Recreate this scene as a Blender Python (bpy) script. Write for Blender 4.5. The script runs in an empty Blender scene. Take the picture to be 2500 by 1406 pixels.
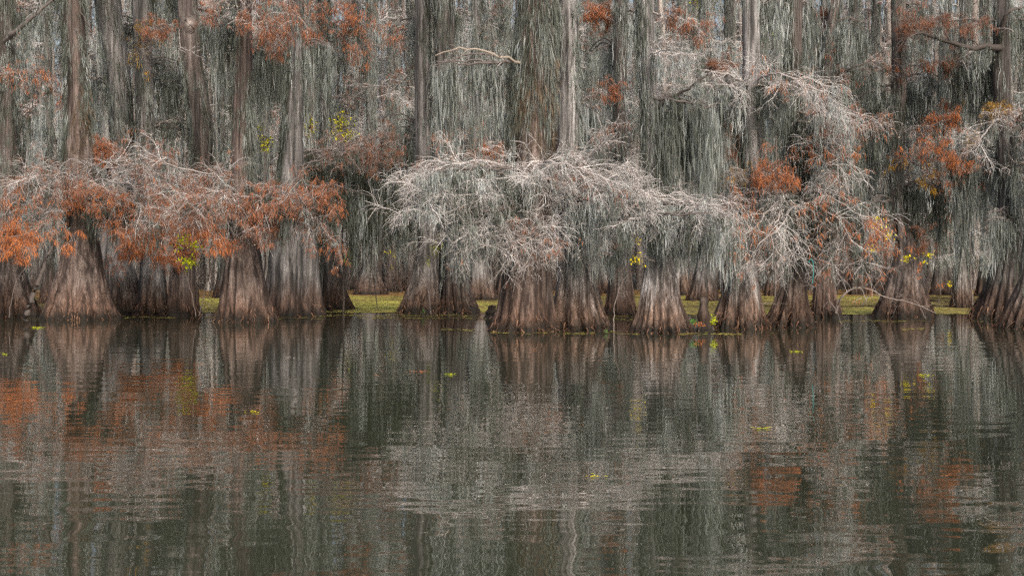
import bpy, math
import numpy as np

# ------------------------------------------------------------------ frame
F, YH, CH, CX = 3400.0, 640.0, 2.06, 1250.0      # focal length and horizon of the photograph in its pixels, eye height
sc = bpy.context.scene
COL = sc.collection
PI = math.pi

def dist(py):                                     # distance of a point on the water seen at row py
    return CH * F / (py - YH)

def at(px, py, d):
    px, py, d = np.broadcast_arrays(np.asarray(px, float), np.asarray(py, float), np.asarray(d, float))
    return np.stack([(px - CX) / F * d, d, CH - (py - YH) / F * d], -1)

# ------------------------------------------------------------------ objects
def tag(o, label=None, cat=None, group=None, kind=None):
    if label: o['label'] = label
    if cat: o['category'] = cat
    if group: o['group'] = group
    if kind: o['kind'] = kind
    return o

def empty(name, loc, label, cat, group=None):
    o = bpy.data.objects.new(name, None)
    o.empty_display_size = .3
    COL.objects.link(o)
    o.location = loc
    return tag(o, label, cat, group)

class Geo:
    """quads with a per-point tint, collected and then linked as one mesh object"""
    def __init__(s): s.v, s.q, s.t, s.n = [], [], [], 0
    def add(s, v, q, t):
        if len(v) == 0: return
        s.v.append(np.asarray(v, np.float32)); s.q.append(np.asarray(q, np.int64) + s.n)
        s.t.append(np.broadcast_to(np.asarray(t, np.float32), (len(v),))); s.n += len(v)
    def build(s, name, mat, parent=None, origin=(0, 0, 0), smooth=True):
        if s.n == 0: return None
        v = np.concatenate(s.v) - np.asarray(origin, np.float32)
        q = np.concatenate(s.q); t = np.concatenate(s.t)
        me = bpy.data.meshes.new(name)
        me.vertices.add(len(v)); me.vertices.foreach_set('co', v.ravel())
        me.loops.add(q.size); me.loops.foreach_set('vertex_index', q.astype(np.int32).ravel())
        me.polygons.add(len(q)); me.polygons.foreach_set('loop_start', np.arange(0, q.size, 4, dtype=np.int32))
        me.polygons.foreach_set('use_smooth', np.full(len(q), smooth, bool))
        a = me.attributes.new('tint', 'FLOAT', 'POINT'); a.data.foreach_set('value', np.ascontiguousarray(t, np.float32))
        me.update(calc_edges=True)
        me.materials.append(mat)
        o = bpy.data.objects.new(name, me)
        COL.objects.link(o)
        if parent is not None: o.parent = parent
        return o

def grid_quads(nr, nc, closed=True):
    i = np.arange(nr - 1)[:, None]; j = np.arange(nc if closed else nc - 1)[None, :]
    k = (j + 1) % nc
    return np.stack([i * nc + j, i * nc + k, (i + 1) * nc + k, (i + 1) * nc + j], -1).reshape(-1, 4)

def norm(a):
    return a / np.maximum(np.linalg.norm(a, axis=-1, keepdims=True), 1e-9)

def tubes(g, P, R, sides, tint):
    """P (N,S,3) polylines, R (N,S) radii"""
    N, S, _ = P.shape
    if N == 0: return
    T = norm(np.gradient(P, axis=1))
    ref = np.where(np.abs(T[..., 2:3]) > .9, np.array([1., 0, 0]), np.array([0, 0, 1.]))
    A = norm(np.cross(T, ref)); B = np.cross(T, A)
    th = np.arange(sides) / sides * 2 * PI
    V = P[:, :, None] + R[:, :, None, None] * (A[:, :, None] * np.cos(th)[:, None] + B[:, :, None] * np.sin(th)[:, None])
    q = grid_quads(S, sides)
    Q = (q[None] + (np.arange(N) * S * sides)[:, None, None]).reshape(-1, 4)
    t = np.broadcast_to(np.asarray(tint, np.float32).reshape(-1, 1), (N, S * sides)).ravel() if np.ndim(tint) else tint
    g.add(V.reshape(-1, 3), Q, t)

def ribbons(g, P, W, tint, rng, twist=1.5):
    """flat strands: P (N,S,3) centre lines, W (N,S) half widths"""
    N, S, _ = P.shape
    if N == 0: return
    a = rng.uniform(0, 2 * PI, (N, 1)) + rng.uniform(-twist, twist, (N, 1)) * np.linspace(0, 1, S)
    D = np.stack([np.cos(a), np.sin(a), np.zeros_like(a)], -1) * W[..., None]
    V = np.stack([P - D, P + D], 2)
    q = grid_quads(S, 2, closed=False)
    Q = (q[None] + (np.arange(N) * S * 2)[:, None, None]).reshape(-1, 4)
    t = np.broadcast_to(np.asarray(tint, np.float32).reshape(-1, 1), (N, S * 2)).ravel() if np.ndim(tint) else tint
    g.add(V.reshape(-1, 3), Q, t)

# ------------------------------------------------------------------ materials
def new_mat(name):
    m = bpy.data.materials.new(name); m.use_nodes = True
    nt = m.node_tree; nt.nodes.clear()
    return m, nt, nt.nodes, nt.links

def ramp(nd, stops):
    r = nd.new('ShaderNodeValToRGB'); e = r.color_ramp.elements
    while len(e) < len(stops): e.new(.5)
    for x, (p, c) in zip(e, stops): x.position = p; x.color = (*c, 1)
    return r

def mix_col(nt, fac, a, b, mode='MIX'):
    m = nt.nodes.new('ShaderNodeMix'); m.data_type = 'RGBA'; m.blend_type = mode
    for s, v in ((m.inputs[0], fac), (m.inputs[6], a), (m.inputs[7], b)):
        if hasattr(v, 'is_linked'): nt.links.new(v, s)
        elif np.ndim(v): s.default_value = (*v, 1)
        else: s.default_value = v
    return m.outputs[2]

def math_node(nt, op, a, b=None, clamp=False):
    m = nt.nodes.new('ShaderNodeMath'); m.operation = op; m.use_clamp = clamp
    for s, v in ((m.inputs[0], a), (m.inputs[1], b)):
        if v is None: continue
        if hasattr(v, 'is_linked'): nt.links.new(v, s)
        else: s.default_value = v
    return m.outputs[0]

def noise(nt, vec, scale, detail=4, rough=.6, vscale=None):
    nd, ln = nt.nodes, nt.links
    if vscale is not None:
        mp = nd.new('ShaderNodeMapping'); mp.inputs['Scale'].default_value = vscale
        ln.new(vec, mp.inputs['Vector']); vec = mp.outputs[0]
    n = nd.new('ShaderNodeTexNoise'); n.inputs['Scale'].default_value = scale
    n.inputs['Detail'].default_value = detail; n.inputs['Roughness'].default_value = rough
    ln.new(vec, n.inputs['Vector'])
    return n.outputs[0]

def leafy(name, stops, trans=.3, rough=.7):
    """thin hanging stuff: colour from the strand's own tint"""
    m, nt, nd, ln = new_mat(name)
    at_ = nd.new('ShaderNodeAttribute'); at_.attribute_name = 'tint'
    r = ramp(nd, stops); ln.new(at_.outputs['Fac'], r.inputs[0])
    d = nd.new('ShaderNodeBsdfDiffuse'); t = nd.new('ShaderNodeBsdfTranslucent')
    ln.new(r.outputs[0], d.inputs[0]); ln.new(r.outputs[0], t.inputs[0])
    mx = nd.new('ShaderNodeMixShader'); mx.inputs[0].default_value = trans
    ln.new(d.outputs[0], mx.inputs[1]); ln.new(t.outputs[0], mx.inputs[2])
    o = nd.new('ShaderNodeOutputMaterial'); ln.new(mx.outputs[0], o.inputs[0])
    return m

def bark(name, dark, mid, light, low_dark, low_mid, stain=1.05, pale=.5):
    """stringy cypress bark, brown below the old flood line, wet at the water"""
    m, nt, nd, ln = new_mat(name)
    tc = nd.new('ShaderNodeTexCoord'); oc = tc.outputs['Object']
    oi = nd.new('ShaderNodeObjectInfo')
    off = nd.new('ShaderNodeVectorMath'); off.operation = 'ADD'
    sc_ = nd.new('ShaderNodeVectorMath'); sc_.operation = 'SCALE'; sc_.inputs[0].default_value = (31, 17, 5)
    ln.new(oi.outputs['Random'], sc_.inputs['Scale']); ln.new(oc, off.inputs[0]); ln.new(sc_.outputs[0], off.inputs[1])
    v = off.outputs[0]
    s1 = noise(nt, v, 1, 7, .68, (9, 9, .42))
    s2 = noise(nt, v, 1, 5, .7, (30, 30, 1.3))
    s4 = noise(nt, v, 1, 5, .65, (4.2, 4.2, .16))
    s3 = noise(nt, v, 1, 4, .6, (2.2, 2.2, .5))
    both = math_node(nt, 'ADD', math_node(nt, 'MULTIPLY', s1, .55), math_node(nt, 'MULTIPLY', s2, .45))
    up = ramp(nd, [(.36, dark), (.5, mid), (.63, light)]); ln.new(both, up.inputs[0])
    lo = ramp(nd, [(.36, low_dark), (.52, low_mid), (.66, tuple(c * 1.8 for c in low_mid))]); ln.new(both, lo.inputs[0])
    patch = nd.new('ShaderNodeMapRange'); patch.inputs[1].default_value = .5; patch.inputs[2].default_value = .68
    ln.new(s3, patch.inputs[0])
    upc = mix_col(nt, math_node(nt, 'MULTIPLY', patch.outputs[0], pale), up.outputs[0], light)
    sx = nd.new('ShaderNodeSeparateXYZ'); ln.new(oc, sx.inputs[0])
    zz = math_node(nt, 'ADD', sx.outputs[2], math_node(nt, 'MULTIPLY', math_node(nt, 'SUBTRACT', both, .5), 2.2))
    zz = math_node(nt, 'ADD', zz, math_node(nt, 'MULTIPLY', math_node(nt, 'SUBTRACT', s3, .5), 1.6))
    mr = nd.new('ShaderNodeMapRange'); mr.inputs[1].default_value = stain - .45; mr.inputs[2].default_value = stain + .5
    ln.new(zz, mr.inputs[0])
    c = mix_col(nt, mr.outputs[0], lo.outputs[0], upc)
    st = nd.new('ShaderNodeMapRange'); st.inputs[1].default_value = .40; st.inputs[2].default_value = .60; st.inputs[3].default_value = .34; st.inputs[4].default_value = 1.25
    ln.new(s4, st.inputs[0])
    vm = nd.new('ShaderNodeVectorMath'); vm.operation = 'SCALE'; ln.new(c, vm.inputs[0]); ln.new(st.outputs[0], vm.inputs['Scale']); c = vm.outputs[0]
    wet = nd.new('ShaderNodeMapRange'); wet.inputs[1].default_value = .10; wet.inputs[2].default_value = .42
    ln.new(math_node(nt, 'ADD', sx.outputs[2], math_node(nt, 'MULTIPLY', math_node(nt, 'SUBTRACT', s3, .5), .3)), wet.inputs[0])
    c = mix_col(nt, wet.outputs[0], (.014, .012, .010), c)
    b = nd.new('ShaderNodeBump'); b.inputs['Strength'].default_value = .9; b.inputs['Distance'].default_value = .07
    ln.new(both, b.inputs['Height'])
    p = nd.new('ShaderNodeBsdfPrincipled'); p.inputs['Roughness'].default_value = .85
    p.inputs['Specular IOR Level'].default_value = .2
    ln.new(c, p.inputs['Base Color']); ln.new(b.outputs[0], p.inputs['Normal'])
    o = nd.new('ShaderNodeOutputMaterial'); ln.new(p.outputs[0], o.inputs[0])
    return m

def plain(name, stops, rough=.8):
    m, nt, nd, ln = new_mat(name)
    at_ = nd.new('ShaderNodeAttribute'); at_.attribute_name = 'tint'
    tc = nd.new('ShaderNodeTexCoord')
    n = noise(nt, tc.outputs['Object'], 9, 3)
    f = math_node(nt, 'ADD', at_.outputs['Fac'], math_node(nt, 'MULTIPLY', math_node(nt, 'SUBTRACT', n, .5), .5))
    r = ramp(nd, stops); ln.new(f, r.inputs[0])
    p = nd.new('ShaderNodeBsdfPrincipled'); p.inputs['Roughness'].default_value = rough
    p.inputs['Specular IOR Level'].default_value = .25
    ln.new(r.outputs[0], p.inputs['Base Color'])
    o = nd.new('ShaderNodeOutputMaterial'); ln.new(p.outputs[0], o.inputs[0])
    return m

M = dict(
    grey=bark('bark_grey', (0.0204, 0.0186, 0.0180), (0.0843, 0.0802, 0.0790), (0.1914, 0.1855, 0.1855), (0.0100, 0.0082, 0.0070), (0.0799, 0.0540, 0.0424)),
    pale=bark('bark_pale', (0.0328, 0.0298, 0.0292), (.165, .160, .162), (.37, .365, .37), (0.0114, 0.0090, 0.0084), (0.1087, 0.0748, 0.0590), 1.15, .6),
    brown=bark('bark_brown', (0.0171, 0.0135, 0.0123), (0.0717, 0.0598, 0.0557), (0.1586, 0.1379, 0.1290), (0.0085, 0.0068, 0.0062), (0.0709, 0.0464, 0.0357)),
    red=bark('bark_red', (0.0253, 0.0182, 0.0158), (0.0813, 0.0618, 0.0553), (0.1754, 0.1458, 0.1339), (0.0092, 0.0074, 0.0063), (0.0844, 0.0536, 0.0415)),
    dark=bark('bark_dark', (0.0159, 0.0141, 0.0129), (0.0449, 0.0402, 0.0378), (0.1093, 0.1004, 0.0974), (0.0072, 0.0060, 0.0054), (0.0553, 0.0364, 0.0280)),
    moss=leafy('moss', [(0, (.045, .046, .034)), (.28, (.095, .106, .088)), (.55, (.225, .250, .236)), (.8, (.40, .435, .43)), (1, (.56, .60, .605))], .5),
    brownmoss=leafy('moss_brown', [(0, (.05, .038, .026)), (.5, (.105, .080, .056)), (1, (.19, .155, .115))], .25),
    twig=plain('twig', [(0, (.04, .034, .031)), (.35, (.115, .100, .094)), (.65, (.265, .248, .243)), (1, (.55, .535, .535))]),
    wood=plain('limb_bark', [(0, (.03, .026, .023)), (.5, (.12, .10, .092)), (1, (.34, .31, .29))]),
    bone=plain('dead_wood', [(0, (.07, .055, .045)), (.5, (.17, .145, .12)), (1, (.30, .27, .235))]),
    needle=leafy('needles', [(0, (.12, .075, .055)), (.3, (.23, .115, .075)), (.6, (.345, .135, .066)), (1, (.50, .185, .064))], .35),
    ochre=leafy('ochre_leaves', [(0, (.12, .09, .02)), (.5, (.34, .19, .03)), (1, (.5, .30, .04))], .35),
    yellow=leafy('yellow_leaves', [(0, (.10, .12, .02)), (.4, (.33, .34, .02)), (.75, (.66, .58, .02)), (1, (.85, .66, .02))], .4),
    lime=leafy('lime_leaves', [(0, (.10, .14, .015)), (.5, (.36, .42, .02)), (1, (.62, .66, .03))], .45),
    green=leafy('green_leaves', [(0, (.03, .09, .02)), (.5, (.07, .22, .04)), (1, (.16, .40, .06))], .4),
    cone=plain('seed_cone', [(0, (.30, .24, .16)), (1, (.62, .54, .42))]),
    root=leafy('root_fibre', [(0, (.018, .011, .008)), (.6, (.085, .050, .036)), (1, (.19, .115, .08))], .1),
    weed=plain('duckweed', [(0, (.030, .022, .010)), (.4, (.120, .094, .028)), (.75, (.195, .168, .038)), (1, (.31, .30, .055))], .7),
    litter=plain('leaf_litter', [(0, (.06, .035, .012)), (.5, (.15, .085, .026)), (1, (.28, .18, .05))], .8),
    teal=plain('teal_paint', [(0, (.015, .12, .11)), (1, (.03, .20, .19))], .5),
    mud=plain('mud', [(0, (.015, .012, .010)), (1, (.06, .05, .04))], .9),
)

# ------------------------------------------------------------------ growing things
def smooth_path(pts, n, rng, jit=0.):
    pts = np.asarray(pts, float)
    seg = np.r_[0, np.cumsum(np.linalg.norm(np.diff(pts, axis=0), axis=1))]
    u = np.linspace(0, seg[-1], n)
    P = np.stack([np.interp(u, seg, pts[:, k]) for k in range(3)], -1)
    for _ in range(max(1, n // 6)):
        P[1:-1] = (P[:-2] + 2 * P[1:-1] + P[2:]) / 4
    if jit:
        P[1:] += rng.normal(0, jit, (n - 1, 3))
    return P

def children(P, R, n, length, rng, spread=(.5, 1.2), S=5, wob=.3, droop=.0, up=0., t0=.18, rr=.6, rmin=.004, flat=.45):
    """n shoots from each parent polyline"""
    N, Sp, _ = P.shape
    t = rng.uniform(t0, 1, (N, n)) * (Sp - 1.001)
    i = t.astype(int); f = (t - i)[..., None]
    idx = np.arange(N)[:, None]
    o = P[idx, i] * (1 - f) + P[idx, i + 1] * f
    tan = norm(P[idx, i + 1] - P[idx, i])
    rp = R[idx, i]
    lat = rng.normal(0, 1, (N, n, 3)); lat[..., 2] *= flat
    lat = norm(lat - (lat * tan).sum(-1, keepdims=True) * tan)
    a = rng.uniform(*spread, (N, n, 1))
    d = norm(tan * np.cos(a) + lat * np.sin(a) + np.array([0, 0, up]))
    L = np.asarray(length) * rng.uniform(.45, 1.25, (N, n))
    out = np.zeros((N, n, S, 3)); out[:, :, 0] = o
    for k in range(1, S):
        d = norm(d + rng.normal(0, wob, (N, n, 3)) + np.array([0, 0, -droop * k / S]))
        out[:, :, k] = out[:, :, k - 1] + d * (L / (S - 1))[..., None]
    r0 = np.maximum(rp * rr, rmin)
    R2 = np.maximum(r0[..., None] * np.linspace(1, .55, S), rmin * .7)
    return out.reshape(-1, S, 3), R2.reshape(-1, S)

def sample(P, n, rng, t0=0.):
    N, S, _ = P.shape
    j = rng.integers(0, N, n); t = rng.uniform(t0, 1, n) * (S - 1.001)
    i = t.astype(int); f = (t - i)[:, None]
    return P[j, i] * (1 - f) + P[j, i + 1] * f

def bunches(P, n, rng, t0=.08):
    """anchors gathered in a few bunches along one limb, bare wood between them"""
    c = rng.uniform(t0, 1, max(2, n // 6)); k = rng.integers(0, len(c), n)
    t = np.clip(c[k] + rng.normal(0, .055, n), 0, 1) * (len(P) - 1.001)
    i = t.astype(int); f = (t - i)[:, None]
    return P[i] * (1 - f) + P[i + 1] * f + rng.normal(0, .05, (n, 3)) * np.array([1, 1, .2])

def clumps(g, A, L, rng, nf=18, spread=.06, w=.0085, tint=.5, S=4, tvar=.06, wiggle=.022):
    """ragged tufts of moss: from each anchor a swaying rope of the length L, made of many short curling wisps, thinning to a point"""
    n = len(A)
    if n == 0: return
    L = np.broadcast_to(L, (n,)); nf = int(nf * 1.9)
    K = 7
    sway = np.cumsum(rng.normal(0, wiggle * 1.6, (n, K, 2)), axis=1) * np.linspace(0, 1, K)[None, :, None] ** .5
    t = rng.random((n, nf)) ** 1.15 * .93
    x = t * (K - 1.001); i = x.astype(int); f = (x - i)[..., None]; idx = np.arange(n)[:, None]
    c = sway[idx, i] * (1 - f) + sway[idx, i + 1] * f
    belly = rng.uniform(.15, .5, (n, 1))
    env = np.where(t < belly, .75 + .45 * t / belly, 1.2 * (1 - (t - belly) / (1 - belly)) ** .8 + .10)
    sp = spread * rng.uniform(.5, 2.2, (n, 1)) * np.clip(L[:, None] / .9, .5, 1.5)
    o = np.zeros((n, nf, 3))
    o[..., :2] = A[:, None, :2] + c + rng.normal(0, 1, (n, nf, 2)) * (sp * env)[..., None]
    o[..., 2] = A[:, None, 2] - L[:, None] * t + rng.uniform(-.05, .05, (n, nf))
    l = np.clip(L[:, None] * .38, .14, .75) * rng.uniform(.45, 1.25, (n, nf))
    u = np.linspace(0, 1, S)
    P = np.zeros((n, nf, S, 3))
    P[..., :2] = o[:, :, None, :2] + np.cumsum(rng.normal(0, wiggle, (n, nf, S, 2)), axis=2)
    P[..., 2] = np.maximum(o[..., 2][..., None] - l[..., None] * u, .3)
    W = w * 1.15 * rng.uniform(.5, 1.5, (n, nf, 1)) * np.interp(u, [0, .3, .7, 1], [.35, 1, .85, .15]) * rng.uniform(.6, 1.4, (n, nf, S))
    tt = np.clip(tint + rng.normal(0, tvar * 3.2, (n, 1)) + rng.normal(0, tvar, (n, nf)), 0, 1)  # wide spread of clump tints; the darker ones also stand in for shaded gaps
    ribbons(g, P.reshape(-1, S, 3), W.reshape(-1, S), tt.ravel(), rng)

def needles(g, A, rng, L=.17, nf=5, w=.0080, tint=.5, tvar=.13, spread=.03):
    n = len(A)
    if n == 0: return
    S = 3
    d = rng.normal(0, .5, (n, nf, 3)); d[..., 2] -= .6
    d = norm(d)
    l = L * rng.uniform(.5, 1.3, (n, nf, 1))
    P = np.zeros((n, nf, S, 3)); P[:, :, 0] = A[:, None] + rng.normal(0, spread, (n, nf, 3))
    P[:, :, 1] = P[:, :, 0] + d * l * .5
    P[:, :, 2] = P[:, :, 1] + norm(d + np.array([0, 0, -.5])) * l * .5
    W = w * rng.uniform(.6, 1.4, (n, nf, 1)) * np.array([.4, 1, .25])
    t = np.clip(tint + rng.normal(0, tvar * .6, (n, 1)) + rng.normal(0, tvar, (n, nf)), 0, 1)
    ribbons(g, P.reshape(-1, S, 3), W.reshape(-1, S), t.ravel(), rng)

def balls(g, A, r, rng):
    n = len(A)
    th = np.arange(6) / 6 * 2 * PI; ph = np.array([.12, .8, 1.57, 2.34, 3.02])
    s = np.stack([np.sin(ph)[:, None] * np.cos(th), np.sin(ph)[:, None] * np.sin(th), np.cos(ph)[:, None] + 0 * th], -1).reshape(-1, 3)
    V = A[:, None] + s[None] * (r * rng.uniform(.7, 1.2, (n, 1, 1)))
    q = grid_quads(5, 6); Q = (q[None] + (np.arange(n) * 30)[:, None, None]).reshape(-1, 4)
    g.add(V.reshape(-1, 3), Q, np.repeat(rng.uniform(0, 1, n), 30))

class Tree:
    def __init__(s, key, rows, mat, label, seed, flutes=None, base=None, cat='tree', group='bald cypresses standing in the swamp',
                 fl_amp=1., segs=112, rings=100, fringe=True, name='bald_cypress', lowz=-.25):
        s.key, s.mat = key, mat
        s.rng = rng = np.random.default_rng(seed)
        by = base or rows[-1][0]
        s.D = dist(by)
        y = np.array([r[0] for r in rows], float); c = np.array([(r[1] + r[2]) / 2 for r in rows]); h = np.array([(r[2] - r[1]) / 2 for r in rows])
        zz = CH - (y - YH) / F * s.D
        xx = (c - CX) / F * s.D; hh = h / F * s.D
        o = np.argsort(zz); zz, xx, hh = zz[o], xx[o], hh[o]
        zf = np.linspace(0, zz[-1], 400)
        X = np.interp(zf, zz, xx); Hh = np.interp(zf, zz, hh)
        dz = zf[1] - zf[0]
        def sm(a, win):
            k = max(3, int(win / dz) | 1); ker = np.hanning(k + 2)[1:-1]; ker /= ker.sum()
            pad = np.r_[2 * a[0] - a[k:0:-1], a, 2 * a[-1] - a[-2:-k - 2:-1]]
            return np.convolve(pad, ker, 'same')[k:-k]
        s.zf, s.X, s.R = zf, sm(X, 1.6), np.maximum(sm(Hh, .8), .03)
        s.y0 = s.D + s.R[0] * .55                     # the front of the base stands at the measured row
        s.org = np.array([s.X[0], s.y0, 0.])
        s.root = empty(name, s.org, label, cat, group)
        s.gm = Geo(); s.gb = Geo()
        s.trunk(flutes, fl_amp, segs, rings, lowz)
        if fringe: s.fringe()
    def cen(s, z):
        return np.interp(z, s.zf, s.X)
    def rad(s, z):
        return np.interp(z, s.zf, s.R)
    def trunk(s, flutes, amp, segs, rings, lowz):
        rng = s.rng
        top = s.zf[-1]
        u = np.linspace(0, 1, rings); z = lowz + (top - lowz) * u ** 1.55
        th = np.arange(segs) / segs * 2 * PI
        n = flutes or int(np.clip(s.R[0] * 2 * PI / rng.uniform(.5, .85), 5, 11))
        ph = rng.uniform(0, 2 * PI, 8)
        Z, T = np.meshgrid(z, th, indexing='ij')
        tw = T + .30 * np.sin(2 * T + ph[0]) + .16 * np.sin(3 * T + ph[1]) + .05 * np.sin(1.1 * Z + ph[2]) + .07 * np.sin(.6 * Z + 3 * T)
        rid = np.abs(np.cos(tw * n / 2 + ph[3])) ** .75
        n2 = int(n * rng.uniform(2.6, 3.6)) if not flutes else int(n * 2.2)
        fine = np.abs(np.cos(tw * n2 / 2 + ph[4] + .5 * np.sin(Z * 1.7 + ph[5])))
        strength = rng.uniform(.25, 1.45, 9)
        lob = np.interp((np.sin(T * 1.0 + ph[6]) + np.sin(T * 2 + ph[7])) / 4 + .5, np.linspace(0, 1, 9), strength)
        A = (.30 * np.exp(-np.maximum(Z, 0) / 1.15) + .10 * np.exp(-np.maximum(Z, 0) / 3.5) + .03) * amp
        k = np.exp(-np.maximum(Z, 0) / .30) * .06 * amp
        rf = 1 - A * lob * (1 - rid) - A * .34 * (1 - fine ** .6) - .028 * np.exp(-np.maximum(Z, 0) / 2.2) * (1 - np.abs(np.cos(tw * n * 2.9 + ph[6] + .4 * np.sin(2.3 * Z))) ** .5) + k * (rid - .45) * lob
        rf += .02 * np.sin(3 * T + 2 * Z + ph[1]) * np.exp(-Z / 3) + .012 * np.sin(5 * Z + ph[2] + 2 * T)
        R = s.rad(Z) * rf * (1 + .28 * A)
        V = np.stack([s.cen(Z) + R * np.cos(T), s.y0 + R * np.sin(T), Z], -1).reshape(-1, 3)
        g = Geo(); g.add(V, grid_quads(rings, segs), .5)
        g.build('trunk', M[s.mat], s.root, s.org)
    def fringe(s):
        """fibrous water roots and litter caught round the foot"""
        rng = s.rng; n = int(140 + 260 * s.R[0])
        th = rng.uniform(0, 2 * PI, n); z = rng.uniform(.02, 1, n) ** 1.8 * .55
        r = s.rad(z) * rng.uniform(.93, 1.05, n)
        A = np.stack([s.cen(z) + r * np.cos(th), s.y0 + r * np.sin(th), z], -1)
        S = 4; d = np.stack([np.cos(th), np.sin(th), np.full(n, -.1)], -1) * .5 + rng.normal(0, .5, (n, 3))
        P = A[:, None] + norm(d)[:, None] * (rng.uniform(.08, .32, (n, 1, 1)) * np.linspace(0, 1, S)[:, None])
        P[..., 2] -= .16 * np.linspace(0, 1, S) ** 2
        P[..., 2] = np.maximum(P[..., 2], -.02)
        g = Geo(); ribbons(g, P, rng.uniform(.006, .02, (n, 1)) * np.array([1, 1, .8, .3]), rng.uniform(0, 1, n), rng)
        g.build('root_fringe', M['root'], s.root, s.org)
    def drape(s, ya, yb, cover=1., L=1.2, tint=.4, mat='moss', nf=12, tvar=.08, half=None):
        """moss clinging to the bark, hanging close along the trunk between the rows ya and yb"""
        rng = s.rng
        za, zb = CH - (ya - YH) / F * s.D, CH - (yb - YH) / F * s.D
        n = int(cover * abs(za - zb) * 8 * (1 + 2 * s.rad((za + zb) / 2)))
        z = rng.uniform(zb, za, n)
        th = rng.uniform(-PI, 0, n) if half is None else rng.uniform(half[0], half[1], n)
        off = rng.exponential(.045, n) + .015
        S = 4; u = np.linspace(0, 1, S); nf = int(nf * 1.7)
        l = L * .36 * rng.uniform(.4, 1.2, (n, nf)); z0 = L * rng.random((n, nf)) * rng.uniform(.4, 1.1, (n, 1))
        t2 = th[:, None] + rng.normal(0, .10, (n, nf)) / np.maximum(s.rad(z)[:, None], .2)
        zz = np.maximum(z[:, None, None] - z0[..., None] - l[..., None] * u, .3)
        R = s.rad(zz) * 1.01 + off[:, None, None] * rng.uniform(.4, 1.5, (n, nf, 1)) * np.minimum(1, .3 + u * 1.4)
        t3 = t2[..., None] + np.cumsum(rng.normal(0, .018, (n, nf, S)), -1) / np.maximum(s.rad(z)[:, None, None], .2)
        P = np.stack([s.cen(zz) + R * np.cos(t3), s.y0 + R * np.sin(t3), zz], -1)
        W = .009 * rng.uniform(.5, 1.5, (n, nf, 1)) * np.interp(u, [0, .3, .7, 1], [.4, 1, .9, .12]) * rng.uniform(.6, 1.4, (n, nf, S))
        t = np.clip(tint + rng.normal(0, tvar * 1.8, (n, 1)) + rng.normal(0, tvar, (n, nf)), 0, 1)
        ribbons(s.gm if mat == 'moss' else s.gb, P.reshape(-1, S, 3), W.reshape(-1, S), t.ravel(), rng)
    def limb(s, pts, r0=.036, n=(13, 6, 4), ln=(.34, .55, .62), orange=0., otint=.5, pale=.65, moss=0, mL=.8, mtint=.5, droop=.42,
             up=.08, cones=0, wood='twig', name='branch', nf=17, start=True, leaf='needle', nL=.2, spread=.06, wob=.17, flat=.32, limb_t=None):
        """a limb through photo points (column, row, depth in front of (-) or behind the trunk) with twigs, needles and moss"""
        rng = s.rng
        W = []
        for k, p in enumerate(pts):
            dd = p[2] if len(p) > 2 else (0 if k == 0 and start else -1.1)
            W.append(at(p[0], p[1], s.y0 + dd))
        W = np.array(W)
        if start:
            W[0, 0] = s.cen(W[0, 2]); W[0, 1] = s.y0
        S = 15
        P0 = smooth_path(W, S, rng, .012 + .006 * np.linalg.norm(W[-1] - W[0]))[None]
        L0 = np.linalg.norm(np.diff(P0[0], axis=0), axis=1).sum()
        R0 = (r0 * np.linspace(1, .28, S) ** .9)[None]
        g = Geo()
        tubes(g, P0, R0, 7, (pale - .25) if limb_t is None else limb_t)
        lv = [P0]
        P, R = P0, R0
        Lk = L0
        for k, m in enumerate(n):
            Lk = max(min(Lk * ln[k], (1.2, .72, .42)[k]), (.5, .3, .2)[k])
            P, R = children(P, R, m, Lk, rng, S=(7, 5, 4)[k], wob=wob, droop=droop * (.4, .8, 1.)[k], up=up if k < 2 else 0,
                            t0=(.16, .1, .1)[k], rr=(.34, .6, .7)[k], rmin=(.0068, .0052, .0039)[k], flat=flat)
            tubes(g, P, R, (5, 3, 3)[k], np.clip(pale + rng.normal(0, .13, len(P)) - (-.04, .02, .15)[k], 0, 1))
            lv.append(P)
        b = g.build(name, M[wood], s.root, s.org)
        if orange > 0 and len(lv) > 2:
            src = lv[-1] if len(lv) > 3 else lv[2]
            A = sample(src, int(len(src) * (1.9 if otint > .4 else 2.5) * orange), rng, .2)
            # needles hold on in patches
            fq = A @ np.array([[1.1, .4, .3], [.2, 1., .9], [.5, .3, 1.3]]).T * 1.5 + rng.uniform(0, 9, 3)
            keep = np.sin(fq).sum(-1) + rng.normal(0, .8, len(A)) > (1 - min(orange, 1)) * 1.1 - .35
            g = Geo(); needles(g, A[keep], rng, L=nL, tint=otint)
            g.build('needle_foliage', M[leaf], b, (s.org))
        if cones:
            g = Geo(); balls(g, sample(lv[-1], cones, rng, .5) + np.array([0, 0, -.03]), .017, rng); g.build('seed_cones', M['cone'], b, s.org)  # tiny seed cones of the limb gathered in one mesh, no leaves
        if moss:
            g = Geo()
            a1 = bunches(P0[0], int(moss * .75), rng); a2 = sample(lv[1], int(moss * .35), rng, 0) if len(lv) > 1 else a1[:0]
            A = np.concatenate([a1, a2])
            fq = np.sin(A[:, 0] * 2.7 + s.org[0]) + np.sin(A[:, 0] * 6.1 + A[:, 1] * 2)
            L = mL * rng.uniform(.2, 1.3, len(A)) * np.clip(.8 + .22 * fq, .35, 1.3)
            clumps(g, A, L, rng, nf=nf, tint=np.clip(mtint + rng.normal(0, .08), .12, .95), spread=spread)
            g.build('hanging_moss_foliage', M['moss'], b, s.org)
        return b
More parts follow.
